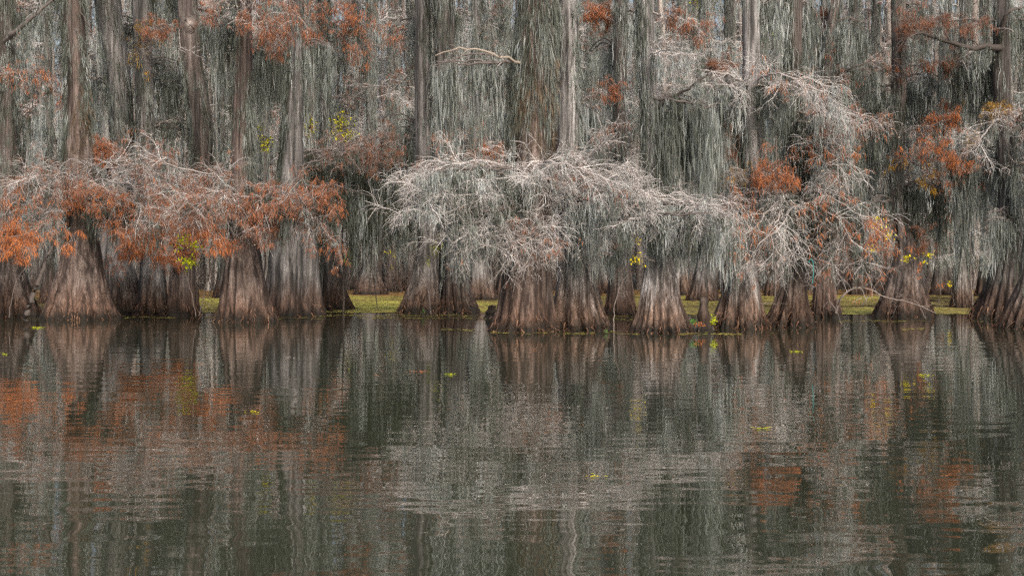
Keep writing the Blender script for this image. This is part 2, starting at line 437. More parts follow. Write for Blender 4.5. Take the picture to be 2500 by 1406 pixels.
    def curtain(s, x0, x1, y, n, L, tint=.45, dd=(.1, 1.6), limbs=3, r0=.05, ysp=14, nf=20, twigs=(7, 4), pale=.45, spread=.07):
        """limbs reaching from the trunk across columns x0..x1 near row y, thick with long moss"""
        rng = s.rng
        for k in range(limbs):
            d = rng.uniform(*dd); yy = y + rng.uniform(-ysp, ysp)
            ct = CX + s.cen(CH - (yy - YH) / F * s.y0) / s.y0 * F
            side = x1 if abs(x1 - ct) > abs(x0 - ct) else x0
            near = x0 if side == x1 else x1
            pts = [(ct, yy + rng.uniform(0, 25), 0)]
            if min(x0, x1) > ct or max(x0, x1) < ct: pts.append((near, yy + rng.uniform(-8, 8), d * .7))
            pts += [((near + side) / 2, yy + rng.uniform(-16, 8), d), (side, yy + rng.uniform(-5, 25), d * 1.2)]
            s.limb(pts, r0=r0, n=twigs, ln=(.22, .4), pale=pale, moss=max(3, n // limbs), mL=L, mtint=tint, nf=nf, wob=.4, spread=spread)
    def auto(s, n, ya, yb, reach, moss, L, tint, orange=0., pale=.5, twigs=(9, 5, 3), dd=1.6, r0=.045, otint=.45, nf=13):
        rng = s.rng
        for k in range(n):
            y = rng.uniform(ya, yb); sd = 1 if (k + int(rng.integers(2))) % 2 else -1
            z = CH - (y - YH) / F * s.y0; ct = CX + s.cen(z) / s.y0 * F
            r = reach * rng.uniform(.6, 1.2); d = rng.uniform(-dd, dd)
            s.limb([(ct, y, 0), (ct + sd * r * .5, y - rng.uniform(-8, 22), d * .6), (ct + sd * r, y + rng.uniform(-10, 45), d)],
                   r0=r0, n=twigs, orange=orange * rng.uniform(.2, 1.6), pale=pale + rng.normal(0, .07), moss=int(moss * rng.uniform(.5, 1.4)), mL=L * rng.uniform(.6, 1.3),
                   mtint=tint + rng.normal(0, .05), otint=otint, nf=nf)
    def done(s):
        s.gm.build('hanging_moss_foliage', M['moss'], s.root, s.org)
        s.gb.build('dead_vine_thatch', M['brownmoss'], s.root, s.org)
#@@TREES@@
# ------------------------------------------------------------------ the trees one can tell apart
T = {}
def tree(key, rows, mat, label, seed, **kw):
    y0, a, b = rows[0]; c = (a + b) / 2; h = (b - a) / 2
    rows = [(y0 - 520, c - h * .6, c + h * .6)] + rows
    T[key] = Tree(key, rows, mat, label, seed, **kw)
    T[key].auto(5, -480, -170, 130, 16, 1.4, .5, .2, .55, twigs=(8, 4))
    return T[key]

t = tree('T1', [(-120, -45, 15), (300, -45, 20), (480, -42, 22), (602, -40, 28), (670, -50, 45), (735, -70, 66), (776, -90, 84)], 'brown',
         'mossy brown cypress cut off by the left edge of the photo', 11)
t.drape(-100, 480, .8, 1.6, .38)
t.limb([(-12, 185), (50, 176, -1.2), (90, 183, -1.5), (116, 215, -1.6)], orange=.55, otint=.55, pale=.62, moss=15, mL=0.77, r0=.03)
t.limb([(-15, 110), (40, 80, -1), (80, 40, -1.1), (140, -10, -1)], r0=.12, n=(4, 3), pale=.45, moss=13, mL=1.104, mtint=.5)
t.curtain(-60, 95, 270, 46, 2.6, 0.31)
t.curtain(-60, 120, 20, 34, 2.2, 0.36)
t.limb([(-15, 470), (30, 450, -1.6), (80, 440, -2.3), (140, 455, -2.5)], orange=.45, otint=.3, pale=.7, r0=.03, moss=11, mL=0.55)

t = tree('T2', [(-120, 132, 188), (0, 135, 190), (200, 148, 198), (390, 138, 212), (480, 150, 215), (560, 150, 222), (650, 130, 235), (720, 110, 250), (780, 88, 268)], 'red',
         'stout pinkish cypress with a very wide fluted base under rusty branches, left edge', 12, fl_amp=1.1)
t.drape(-100, 420, .6, 1.5, .36, half=(-PI, -PI * .66)); t.drape(-100, 300, .5, 1.2, .36, half=(-PI * .3, 0)); t.drape(180, 420, .4, 1.2, .3, 'brownmoss', half=(-PI * .5, 0)); t.drape(420, 560, 0.54, 0.56, .36)
t.limb([(180, 430), (300, 408, -1.2), (400, 432, -1.8), (490, 478, -2)], orange=.35, otint=.28, pale=.72, moss=13, mL=.55, mtint=.55, r0=.04, n=(15, 7, 4))
t.limb([(180, 455), (90, 462, -1.2), (-30, 500, -2)], orange=.5, otint=.35, pale=.70, moss=15, mL=0.66, r0=.04, n=(15, 7, 4))
t.limb([(185, 490), (280, 500, -1.3), (370, 520, -1.7), (440, 560, -1.9)], orange=.8, otint=.62, pale=.62, moss=17, mL=0.66, mtint=.5, n=(15, 7, 4))
t.limb([(175, 480), (110, 510, -1.5), (50, 545, -2), (-10, 570, -2.2)], orange=1.5, otint=.78, pale=.6, moss=9, mL=0.55, n=(15, 7, 4))
t.limb([(180, 500), (150, 520, -1.6), (80, 570, -2), (70, 600, -2.2)], orange=1.6, otint=.8, pale=.55, moss=7, mL=0.55)
t.limb([(185, 470), (230, 480, -1.4), (290, 520, -2), (330, 545, -2.2)], orange=.9, otint=.65, pale=.62, moss=13, mL=0.77, mtint=.5)
t.limb([(180, 440), (240, 400, -1.4), (350, 395, -1.9), (440, 400, -2.)], orange=.45, otint=.3, pale=.70, n=(15, 7, 4), moss=11, mL=0.55)
t.limb([(185, 430), (250, 440, -1.5), (340, 455, -2.3), (420, 480, -2.6)], orange=.6, otint=.3, pale=.72, moss=15, mL=0.77, mtint=.58, n=(16, 7, 4))
t.limb([(180, 420), (110, 430, -1.5), (20, 452, -2.2), (-60, 470, -2.4)], orange=.4, otint=.28, pale=.74, moss=11, mL=0.55, n=(15, 7, 4))
t.limb([(180, 470), (260, 470, -1.8), (330, 490, -2.6), (380, 530, -3)], orange=.55, otint=.36, pale=.72, moss=15, mL=0.88, mtint=.58, n=(16, 7, 4))
t.curtain(60, 420, 485, 110, 1.0, 0.39, dd=(-1.8, -.8), limbs=3, twigs=(6, 4))
t.limb([(172, 10), (215, 55, -.5), (232, 130, -.6)], r0=.035, n=(3,), pale=.3)

t = tree('T3', [(-120, 212, 272), (0, 222, 286), (200, 255, 312), (350, 268, 322), (480, 240, 315), (600, 224, 300), (680, 222, 325), (766, 236, 347)], 'grey',
         'leaning grey cypress slanting up to the left, just right of the stout pinkish one', 13)
t.drape(-100, 460, .45, 1.7, .40); t.drape(420, 560, 0.42, 0.56, .42)
t.limb([(262, 450), (340, 395, -1), (430, 396, -1.6), (540, 440, -1.8)], orange=.5, otint=.32, pale=.7, moss=15, mL=0.55, n=(15, 7, 4))
t.limb([(290, 380), (250, 355, -1), (225, 350, -1.4)], orange=1.1, otint=.6, pale=.5, r0=.025, moss=4)
t.limb([(290, 395), (260, 375, -1.2), (215, 385, -1.4)], orange=1.1, otint=.55, pale=.5, r0=.025, moss=4)
t.curtain(200, 350, 60, 40, 2.6, 0.31); t.curtain(210, 260, 200, 26, 2.2, 0.33)

t = tree('T4', [(-120, 310, 355), (0, 318, 362), (350, 328, 372), (600, 338, 394), (680, 336, 398), (769, 326, 408)], 'grey',
         'slim bluish grey cypress with a bright orange spray hanging before its base', 14)
t.drape(-100, 380, .3, 1.5, .42); t.drape(420, 560, 0.54, 0.56, .4)
t.limb([(364, 560), (330, 575, -1.4), (290, 600, -2.2)], orange=1.6, otint=.78, pale=.72, r0=.025, n=(12, 6, 4))
t.limb([(364, 560), (400, 585, -1.6), (450, 605, -2.4)], orange=1.6, otint=.75, pale=.78, r0=.025, n=(12, 6, 4))
t.limb([(364, 570), (350, 600, -1.8), (375, 612, -2.6)], orange=1.6, otint=.8, pale=.6, r0=.02, n=(12, 6, 4))
t.limb([(345, 70), (375, 60, -1), (400, 85, -1.3)], orange=1.1, otint=.35, pale=.4, r0=.025)
t.limb([(345, 110), (365, 95, -1), (385, 115, -1.3), (345, 135, -1.5)], orange=.6, otint=.38, leaf='ochre', pale=.35, r0=.025)
t.curtain(330, 440, 150, 36, 2.6, 0.36); t.curtain(300, 430, -30, 36, 2.4, 0.33); t.curtain(380, 470, 300, 24, 1.8, 0.41)

t = tree('T5', [(-120, 425, 475), (0, 428, 476), (150, 440, 490), (330, 466, 520), (480, 462, 512), (600, 415, 470), (690, 410, 474), (770, 404, 476)], 'brown',
         'mossy cypress with an oval knot high on its bark, above the yellow green vine', 15)
t.drape(100, 480, .5, 1.7, .38); t.drape(420, 560, 0.60, 0.63, .38); t.drape(-120, 60, .3, .8, .4)
rng = np.random.default_rng(5)
g = Geo(); kz = CH - (65 - YH) / F * t.y0
for k in range(5):
    rr_ = .06 + .07 * k; a = np.linspace(0, 2 * PI, 17)
    P = np.stack([t.cen(kz) + .1 + rr_ * .62 * np.cos(a), np.full(17, t.y0 - t.rad(kz) - .10 + .028 * k), kz + rr_ * np.sin(a)], -1)[None]
    tubes(g, P, np.full((1, 17), .05 - .004 * k), 6, .75 - .1 * k)
g.build('knot', M['wood'], t.root, t.org)
t.limb([(455, 140), (425, 112, -1), (460, 120, -1.4), (498, 150, -1.5)], r0=.03, n=(4, 3), pale=.8, up=0)
t.limb([(490, 430), (440, 420, -1.5), (400, 440, -2), (350, 470, -2.3)], orange=.5, otint=.3, pale=.72, n=(15, 7, 4), moss=11, mL=0.66)
t.curtain(400, 520, 180, 46, 2.6, 0.39); t.curtain(420, 540, 20, 36, 2.2, 0.31); t.curtain(430, 520, 480, 30, 1.1, 0.36, dd=(-1.8, -.5), twigs=(6, 4))

t = tree('T6', [(-120, 564, 604), (0, 566, 606), (200, 562, 610), (380, 557, 612), (480, 554, 617), (585, 552, 624), (660, 538, 634), (730, 530, 650), (786, 518, 666)], 'red',
         'reddish cypress with dark bell shaped base under rust orange branches, beside the silvery one', 16, fl_amp=.8)
t.drape(-100, 460, .25, 1.4, .35, half=(-PI, -PI * .6)); t.drape(150, 470, .8, 1.5, .42, half=(-PI * .35, 0)); t.drape(420, 560, 0.48, 0.56, .38)
t.limb([(585, 470), (680, 488, -1.2), (750, 515, -1.8), (803, 575, -2)], orange=1.3, otint=.62, pale=.62, r0=.045, n=(16, 8, 4), moss=9, mL=0.55, cones=14)
t.limb([(585, 485), (650, 500, -1.4), (700, 500, -2), (770, 490, -2.1)], orange=1.0, otint=.52, pale=.66, n=(15, 7, 4), moss=7, mL=0.55)
t.limb([(585, 500), (545, 540, -1.3), (505, 575, -2)], orange=1.3, otint=.72, pale=.72, n=(13, 6, 4), moss=7, mL=0.66)
t.limb([(585, 440), (500, 425, -1.2), (430, 410, -1.8), (370, 380, -2)], orange=.35, otint=.28, pale=.78, n=(15, 7, 4), moss=13, mL=0.55, mtint=.55)
t.limb([(585, 460), (520, 470, -1.4), (470, 490, -2.0), (430, 530, -2.2)], orange=.45, otint=.35, pale=.74, n=(15, 7, 4), moss=13, mL=0.77, mtint=.58)
t.limb([(585, 450), (640, 465, -1.4), (700, 470, -2), (740, 480, -2.3)], orange=.8, otint=.38, pale=.6, n=(15, 7, 4), moss=5, mL=0.55)
t.limb([(585, 470), (540, 480, -1.6), (480, 500, -2.4), (420, 500, -2.8)], orange=.6, otint=.3, pale=.76, n=(16, 7, 4), moss=11, mL=0.88, mtint=.58)
t.limb([(585, 520), (620, 540, -1.5), (640, 570, -1.9)], orange=.6, otint=.35, pale=.6, moss=8, mL=.4, cones=18)
t.limb([(588, -30), (660, 5, -1.5), (730, 40, -2)], orange=.75, otint=.42, pale=.66, n=(14, 7, 4), moss=8, cones=20)
t.limb([(588, -40), (545, 0, -1.5), (510, 35, -1.8)], orange=.7, otint=.4, pale=.66, n=(14, 7, 4), moss=8, cones=24)
t.limb([(588, -20), (640, 40, -1.6), (660, 90, -2)], orange=.7, otint=.4, pale=.6, n=(12, 6, 4), cones=12)
t.curtain(600, 670, 110, 50, 2.8, 0.38, limbs=4); t.curtain(500, 570, 60, 40, 2.6, 0.33, limbs=3); t.curtain(500, 760, 485, 90, 1.0, 0.35, dd=(-1.9, -.6), twigs=(6, 4))

t = tree('T7', [(-120, 700, 738), (0, 697, 735), (200, 692, 735), (390, 677, 735), (480, 664, 738), (590, 655, 768), (660, 648, 770), (720, 642, 776), (772, 640, 784)], 'grey',
         'broad silvery fluted base of a tall cypress, next right of the dark bell shaped one', 17, fl_amp=1.0)
t.drape(-100, 300, .25, 1.0, .35); t.drape(60, 480, .9, 1.6, .30, half=(-PI, -PI * .72)); t.drape(420, 560, 0.78, 0.63, .40)
t.limb([(705, 410), (760, 395, -.8), (850, 370, -1.2), (940, 355, -1)], pale=.5, orange=.55, otint=.25, r0=.05, moss=19, mL=1.10, mtint=.4, n=(14, 7, 4))
t.limb([(705, 395), (790, 365, .5), (880, 350, .8), (935, 330, 1)], pale=.6, orange=.6, otint=.2, r0=.04, moss=9, mL=1.10, mtint=.4, n=(14, 7, 4))
t.curtain(745, 960, 392, 300, 3.2, 0.20, dd=(.2, 2.5), limbs=10, ysp=24)
t.curtain(740, 900, 460, 110, 2.0, 0.20, dd=(-.5, 1.5), limbs=3)
t.curtain(735, 800, 90, 40, 2.6, 0.43, dd=(-.5, 2)); t.curtain(640, 690, 130, 36, 2.6, 0.31)

t = tree('T8', [(-120, 772, 802), (0, 773, 803), (330, 776, 808), (600, 783, 820), (680, 778, 832), (757, 770, 858)], 'dark',
         'slender dark cypress with a narrow ribbed base left of the mossy gap', 18)
t.drape(-100, 580, .8, 1.5, .48)
t.limb([(788, -30), (830, 40, -1), (890, 70, -1.5), (940, 40, -1.6)], orange=1.1, otint=.55, pale=.5, moss=13, mL=1.105, mtint=.5, n=(13, 7, 4))
t.limb([(788, 60), (830, 90, -1), (870, 120, -1.4), (930, 110, -1.6)], orange=1.1, otint=.52, pale=.45, moss=13, mL=1.104, mtint=.5, n=(13, 7, 4))
t.limb([(788, -30), (760, 20, -1), (745, 80, -1.4)], orange=.8, otint=.45, pale=.5, moss=6, mL=1., n=(12, 6, 4))
t.curtain(800, 900, 60, 46, 2.8, 0.43); t.curtain(790, 900, 250, 40, 2., 0.37)

t = tree('T10', [(-120, 1012, 1045), (0, 1012, 1048), (200, 1010, 1050), (400, 1012, 1056), (600, 1018, 1075), (680, 1000, 1078), (763, 968, 1082)], 'grey',
         'dark grey cypress with a spreading base, left end of the middle clump', 20, fl_amp=1.1)
t.drape(-100, 400, .3, 1.2, .34, half=(-PI * .5, 0)); t.drape(420, 560, 0.60, 0.84, .48)
t.limb([(1035, 400), (1010, 440, -1), (985, 455, -1.6), (945, 440, -2)], pale=.75, r0=.03, n=(9, 5, 3), moss=9, mL=0.88)
t.curtain(940, 1010, 300, 46, 2.4, .50, dd=(.5, 3)); t.curtain(950, 1020, 60, 40, 2.4, .55, dd=(1, 4)); t.curtain(960, 1100, 470, 130, 1.9, .48)
t.limb([(1032, 170), (985, 195, .6), (940, 215, 1.), (880, 225, 1.)], pale=.6, orange=.55, otint=.2, n=(12, 6, 4), moss=6, mL=1.)

t = tree('T11', [(-120, 1060, 1110), (0, 1058, 1110), (200, 1060, 1108), (400, 1068, 1115), (600, 1080, 1130), (680, 1080, 1140), (764, 1072, 1168)], 'dark',
         'dark moss sheathed cypress fused to the right side of the dark grey one', 21)
t.drape(-120, 360, .6, 1.8, .44); t.drape(340, 640, .6, 1.4, .44)
t.limb([(1090, 345), (1072, 330, -1), (1062, 360, -1.3)], orange=.7, otint=.55, pale=.4, r0=.02, n=(9, 5, 3))
t.limb([(1090, 350), (1130, 360, 1), (1200, 355, 1.5), (1255, 362, 1.5)], orange=1.0, flat=.22, otint=.6, pale=.45, r0=.03)
t.curtain(1090, 1210, 480, 110, 1.6, .50); t.curtain(1050, 1130, 30, 30, 2., .42)
t.limb([(1100, 230), (1150, 225, 1), (1210, 232, 1.4)], orange=.6, otint=.2, pale=.68, r0=.03)

t = tree('T12', [(-60, 1150, 1178), (300, 1148, 1180), (600, 1150, 1185), (670, 1140, 1195), (733, 1128, 1212)], 'grey',
         'pale ribbed cypress base standing back between the dark clump and the big brown pair', 22)
t.drape(-50, 600, .7, 1.5, .58)
t.auto(6, 0, 420, 90, 22, 2.2, .55, .2, .6)

t = tree('T13', [(-150, 1262, 1360), (0, 1264, 1358), (150, 1252, 1358), (300, 1248, 1352), (400, 1246, 1350), (520, 1240, 1348), (620, 1235, 1345), (700, 1225, 1348), (760, 1212, 1352), (810, 1198, 1358)], 'red',
         'thick orange brown cypress wrapped in dead vines, one bare white limb reaching left', 23, fl_amp=.9)
t.drape(-140, 150, 1.6, 1.9, .40); t.drape(60, 330, .5, 1.6, .36); t.drape(100, 230, .9, 1.4, .5, 'brownmoss'); t.drape(230, 380, .5, 1.0, .35, 'brownmoss'); t.drape(130, 330, 1.6, 2.2, .40, half=(-PI, -PI * .82))
t.drape(420, 560, 0.48, 0.70, .48)
t.limb([(1305, 165), (1250, 150, -.9), (1190, 128, -1.2), (1130, 119, -1.3), (1090, 125, -1.3), (1062, 136, -1.3)], r0=.052, n=(4, 3), ln=(.12, .3), pale=.7, wood='bone', limb_t=.6)
t.curtain(1065, 1240, 148, 80, 3.0, .50, dd=(-.5, .6), limbs=3, ysp=8)
t.limb([(1300, 420), (1180, 392, -1.4), (1100, 400, -1.9), (1020, 440, -2)], pale=0.89, orange=.12, otint=.2, n=(18, 9, 4), moss=25, mL=0.88, mtint=.62, r0=.05, cones=6)
t.limb([(1300, 410), (1350, 392, -1.4), (1440, 420, -1.9), (1520, 455, -2.1)], pale=0.85, orange=.10, otint=.2, n=(18, 9, 4), moss=25, mL=0.88, mtint=.62, r0=.045)
t.limb([(1290, 470), (1180, 465, -1.4), (1090, 470, -2), (985, 425, -2.4)], pale=0.87, n=(17, 8, 4), moss=25, mL=0.88, mtint=.62, r0=.05, flat=.6)
t.limb([(1290, 460), (1120, 480, -1.6), (1050, 500, -2.1), (975, 525, -2.5)], pale=0.87, n=(15, 8, 4), moss=21, mL=0.88, mtint=.60, flat=.6)
t.limb([(1285, 580), (1200, 580, -1.4), (1130, 560, -1.8), (1060, 530, -2)], pale=0.85, n=(15, 6, 4), moss=11, mL=0.77, mtint=.55, flat=.7)
t.limb([(1285, 600), (1230, 595, -1.4), (1160, 600, -2), (1110, 620, -2.2)], pale=0.77, n=(14, 6, 4), moss=7, mL=0.55, flat=.7, orange=.1, otint=.4)
t.limb([(1290, 600), (1300, 575, -1.5), (1320, 560, -2), (1360, 540, -2.2)], pale=0.81, n=(14, 6, 4), orange=.12, otint=.35, flat=.7)
t.limb([(1290, 590), (1250, 570, -1.5), (1225, 565, -2)], pale=.6, n=(12, 6, 4), orange=.14, otint=.3, flat=.7)
t.limb([(1290, 620), (1230, 650, -1.3), (1200, 690, -1.6)], pale=.7, n=(5, 3), r0=.02)
t.limb([(1300, 390), (1200, 375, -1.2), (1190, 335, -1.5), (1185, 300, -1.5)], pale=.8, n=(5, 4), r0=.018, up=.1, ln=(.2, .4))
t.curtain(1060, 1340, 430, 140, 1.5, .58, dd=(-2, -.8), limbs=4, ysp=25, twigs=(6, 4))
t.curtain(1120, 1330, 520, 130, 1.2, .52, dd=(-1.8, -.7), limbs=3, ysp=20, twigs=(6, 4))

t = tree('T14', [(-150, 1366, 1412), (0, 1366, 1414), (200, 1366, 1416), (400, 1362, 1420), (600, 1366, 1440), (680, 1362, 1455), (750, 1355, 1475), (806, 1346, 1498)], 'pale',
         'tall silver grey cypress standing shoulder to shoulder right of the thick orange brown one', 24, fl_amp=.75)
t.drape(-100, 380, .5, 1.2, .5, half=(-PI * .35, 0)); t.drape(420, 560, 0.60, 0.70, .62)
t.limb([(1395, 500), (1480, 470, -1.5), (1600, 478, -2), (1760, 515, -2.2)], pale=0.91, n=(20, 9, 4), moss=33, mL=0.88, mtint=.72, r0=.055)
t.limb([(1395, 510), (1500, 490, -1.8), (1590, 500, -2.2), (1690, 530, -2.5)], pale=0.89, n=(20, 9, 4), moss=33, mL=0.88, mtint=.70, r0=.05)
t.limb([(1395, 520), (1340, 560, -1.5), (1250, 590, -2), (1200, 600, -2.2)], pale=0.92, n=(15, 6, 4), moss=9, mL=0.66, mtint=.6, flat=.7)
t.limb([(1395, 480), (1310, 500, -1.5), (1240, 510, -2), (1150, 500, -2.4)], pale=0.92, n=(15, 7, 4), moss=17, mL=0.77, mtint=.6)
t.limb([(1400, 590), (1440, 580, -1.4), (1490, 570, -1.9)], pale=.85, n=(11, 5, 3), moss=5, mL=0.55)
t.limb([(1395, 600), (1350, 610, -1.4), (1310, 620, -1.8), (1270, 590, -2)], pale=0.87, n=(14, 6, 3), flat=.8)
t.limb([(1395, 460), (1450, 440, -1.4), (1490, 420, -1.8), (1530, 400, -2.)], pale=0.91, n=(14, 7, 4), moss=13, mL=0.77, mtint=.6)
t.limb([(1395, 380), (1440, 385, -1.2), (1480, 350, -1.7), (1510, 320, -1.9)], pale=0.83, n=(13, 6, 4), orange=.3, otint=.15, moss=7, mL=0.55)
t.curtain(1325, 1362, 20, 44, 2.2, .46, dd=(-.6, .3), limbs=3, ysp=30); t.curtain(1415, 1450, 250, 26, 2.2, .55, dd=(.3, 2))
t.limb([(1395, 490), (1450, 480, -1.8), (1540, 470, -2.5), (1660, 490, -2.9)], pale=0.90, n=(20, 8, 4), moss=29, mL=0.99, mtint=.74)
t.limb([(1395, 450), (1330, 440, -1.8), (1250, 430, -2.5), (1170, 440, -2.8)], pale=0.92, n=(20, 9, 4), moss=23, mL=0.99, mtint=.68)
t.curtain(1400, 1740, 500, 170, 1.25, .68, dd=(-2.2, -.8), limbs=5, ysp=14, twigs=(7, 4))
t.curtain(1340, 1500, 470, 120, 1.4, .62, dd=(-2, -.8), limbs=3, ysp=20, twigs=(6, 4))

t = tree('T15', [(-120, 1502, 1530), (0, 1502, 1530), (300, 1500, 1530), (500, 1500, 1534), (640, 1495, 1540), (771, 1476, 1554)], 'brown',
         'dark reddish cypress standing back between the silver grey and the striped pale base', 25)
t.drape(-100, 600, .5, 1.4, .42)
t.limb([(1515, 200), (1490, 215, -.5), (1455, 222, -.6)], orange=.8, otint=.5, pale=.5, r0=.02, n=(10, 5, 3), flat=.25)
t.limb([(1515, 330), (1480, 270, .5), (1430, 255, .8)], pale=.80, n=(13, 7, 4), moss=23, mL=1.104, mtint=.7, r0=.03)
t.limb([(1515, 60), (1470, 40, .5), (1425, 30, .8)], orange=1.1, otint=.5, pale=.7, moss=8, r0=.03)
t.limb([(1515, 570), (1490, 590, -.8), (1470, 620, -1)], orange=.35, otint=.4, pale=.5, r0=.02, n=(9, 5, 3))
t.curtain(1535, 1570, 30, 40, 2.6, .50, dd=(-.5, 1)); t.curtain(1440, 1500, 420, 40, 2., .50, dd=(-.5, 1.5)); t.curtain(1440, 1500, 120, 30, 2., .56, dd=(.5, 2))
t.curtain(1470, 1560, 560, 40, 1.4, .46, dd=(-1, .5))

t = tree('T16', [(-150, 1560, 1600), (0, 1558, 1600), (150, 1562, 1606), (250, 1570, 1612), (400, 1572, 1632), (520, 1582, 1640), (600, 1588, 1645), (700, 1570, 1660), (760, 1558, 1674), (812, 1540, 1692)], 'pale',
         'pale cypress with evenly ribbed vase shaped base beside the small upright knee', 26, fl_amp=.8, flutes=19)
t.drape(-120, 230, .7, 1.4, .42, half=(-PI, -PI * .55)); t.drape(250, 470, 1.4, 1.6, .32); t.drape(420, 560, 0.84, 0.63, .52)
t.limb([(1605, 270), (1660, 225, -.6), (1700, 205, -.8), (1740, 165, -.8)], r0=.06, n=(6, 4), pale=.3, moss=19, mL=1.106, mtint=.45, up=.1)
t.curtain(1615, 1735, 255, 130, 2.9, .46, dd=(-1, 1), limbs=5, ysp=25)
t.limb([(1610, 520), (1680, 490, -1.5), (1740, 500, -1.9), (1790, 540, -2)], pale=.80, n=(15, 7, 4), moss=23, mL=0.99, mtint=.70)
t.limb([(1610, 540), (1560, 530, -1.3), (1520, 540, -1.8)], pale=.85, n=(12, 6, 4), moss=17, mL=0.99, mtint=.66)
t.curtain(1500, 1740, 510, 120, 1.2, .64, dd=(-1.9, -.6), limbs=4, ysp=14, twigs=(6, 4))
t.limb([(1590, 130), (1640, 120, -1), (1690, 140, -1.3)], pale=.8, n=(12, 7, 4), moss=11, mL=0.88, mtint=.6)
t.limb([(1590, 30), (1650, 40, -.5), (1700, 70, -.6)], pale=.75, n=(13, 7, 4), moss=8, mL=1., mtint=.6, orange=.3, otint=.35)

t = tree('T17', [(-60, 1712, 1742), (300, 1708, 1738), (600, 1706, 1738), (660, 1700, 1744), (735, 1676, 1756)], 'grey',
         'small ribbed cypress base farther back behind the upright knee', 27)
t.drape(-50, 620, .8, 1.4, .55)
t.limb([(1725, 160), (1750, 110, -.5), (1790, 90, -.6)], pale=.84, n=(14, 8, 4), r0=.03, up=.25, moss=9, mL=1.32, mtint=.7)
t.limb([(1725, 190), (1745, 160, -.5), (1775, 155, -.6)], orange=1.2, otint=.3, pale=.5, r0=.03)
t.limb([(1725, 350), (1750, 325, -.4), (1790, 335, -.4)], orange=1.0, otint=.25, pale=.75, r0=.03)
t.limb([(1725, 380), (1755, 365, -.4), (1795, 370, -.4)], orange=1.1, otint=.2, pale=.65, r0=.03)
t.auto(5, 0, 480, 70, 30, 2., .6, .2, .6)

t = tree('T18', [(-150, 1816, 1858), (0, 1817, 1859), (200, 1820, 1864), (350, 1818, 1868), (480, 1812, 1862), (560, 1804, 1850), (640, 1795, 1852), (720, 1768, 1862), (802, 1746, 1877)], 'pale',
         'tall straight light grey cypress with dark stained fluted base, beside the split ribbed brown one', 28, fl_amp=1.1)
t.drape(-100, 300, .10, .8, .5); t.drape(280, 420, .6, 1.2, .35, half=(-PI, -PI * .6)); t.drape(420, 560, 0.60, 0.70, .42)
t.limb([(1840, 215), (1780, 180, -1.2), (1720, 172, -1.5), (1680, 160, -1.6)], pale=.84, n=(13, 7, 4), moss=12, mL=0.99, mtint=.66, r0=.045)
t.limb([(1840, 225), (1760, 205, -1.4), (1700, 208, -1.8), (1650, 212, -1.9)], pale=.84, n=(13, 7, 4), moss=14, mL=0.99, mtint=.62, r0=.04)
t.limb([(1840, 215), (1920, 195, -1.3), (1990, 215, -1.8), (2060, 265, -2)], pale=.87, n=(14, 7, 4), moss=12, mL=1.10, mtint=.60, r0=.045, cones=10)
t.limb([(1840, 200), (1900, 175, -1.3), (1950, 195, -1.7), (2010, 193, -1.8)], pale=.87, n=(12, 6, 3), moss=4, mL=0.77, r0=.04, orange=.2, otint=.6)
t.limb([(1840, 430), (1870, 415, -1.2), (1910, 425, -1.6)], orange=.7, otint=.55, pale=.45, r0=.025)
t.limb([(1835, 420), (1810, 415, -1.2), (1790, 425, -1.5)], orange=.35, otint=.35, leaf='ochre', pale=.5, r0=.025)
t.limb([(1830, 480), (1790, 500, -1.3), (1760, 540, -1.8)], pale=.75, orange=.2, otint=.5, n=(13, 6, 4), moss=6, mL=0.88)
t.curtain(1870, 1905, -10, 40, 2.6, .52, dd=(-.6, .6)); t.curtain(1740, 1800, 200, 50, 2.2, .60, dd=(-.6, .8)); t.curtain(1740, 1840, 520, 110, 1.3, .52, dd=(-1.6, -.4), twigs=(6, 4))
t.curtain(1865, 1920, 200, 50, 2., .50, dd=(-1, .8))

t = tree('T19', [(-150, 1926, 1964), (0, 1924, 1966), (200, 1922, 1964), (450, 1920, 1966), (600, 1925, 1968), (680, 1918, 1972), (740, 1895, 1980), (799, 1870, 1992)], 'brown',
         'brown cypress with a split ribbed base under orange tipped branches, beside the light grey one', 29, fl_amp=1.2)
t.drape(-100, 120, .7, 1.6, .42, half=(-PI, -PI * .6)); t.drape(100, 480, .9, 1.5, .36); t.drape(420, 560, 0.60, 0.70, .42)
t.limb([(1945, 470), (1900, 490, -1.3), (1850, 540, -1.9), (1810, 590, -2.1)], pale=.85, orange=0.43, otint=.7, n=(14, 6, 3), moss=9, mL=0.66, cones=14, up=0, droop=.6, flat=.8)
t.limb([(1945, 480), (1930, 520, -1.5), (1900, 560, -2.1), (1850, 600, -2.4)], pale=.88, orange=0.22, otint=.55, n=(14, 6, 3), moss=7, mL=0.66, cones=10, up=0, droop=.6, flat=.8)
t.limb([(1945, 500), (1900, 520, -1.8), (1890, 560, -2.4), (1930, 610, -2.7)], pale=.88, n=(13, 6, 3), cones=10, up=0, droop=.6, flat=.9)
t.limb([(1945, 470), (2010, 470, -1.3), (2070, 500, -1.9), (2140, 570, -2.1)], pale=.82, orange=0.56, otint=.66, n=(15, 7, 3), moss=13, mL=0.77, cones=20, up=0, droop=.5, flat=.7)
t.limb([(1945, 480), (2000, 500, -1.5), (2050, 540, -2.1), (2090, 600, -2.3)], pale=.75, orange=0.50, otint=.66, n=(14, 6, 3), moss=13, mL=0.88, cones=14, up=0, droop=.5, flat=.7)
t.limb([(1945, 400), (1990, 390, -1.2), (2040, 405, -1.8), (2090, 440, -2)], pale=.86, orange=0.56, otint=.72, n=(13, 6, 3), moss=9, mL=0.66, cones=16, flat=.7)
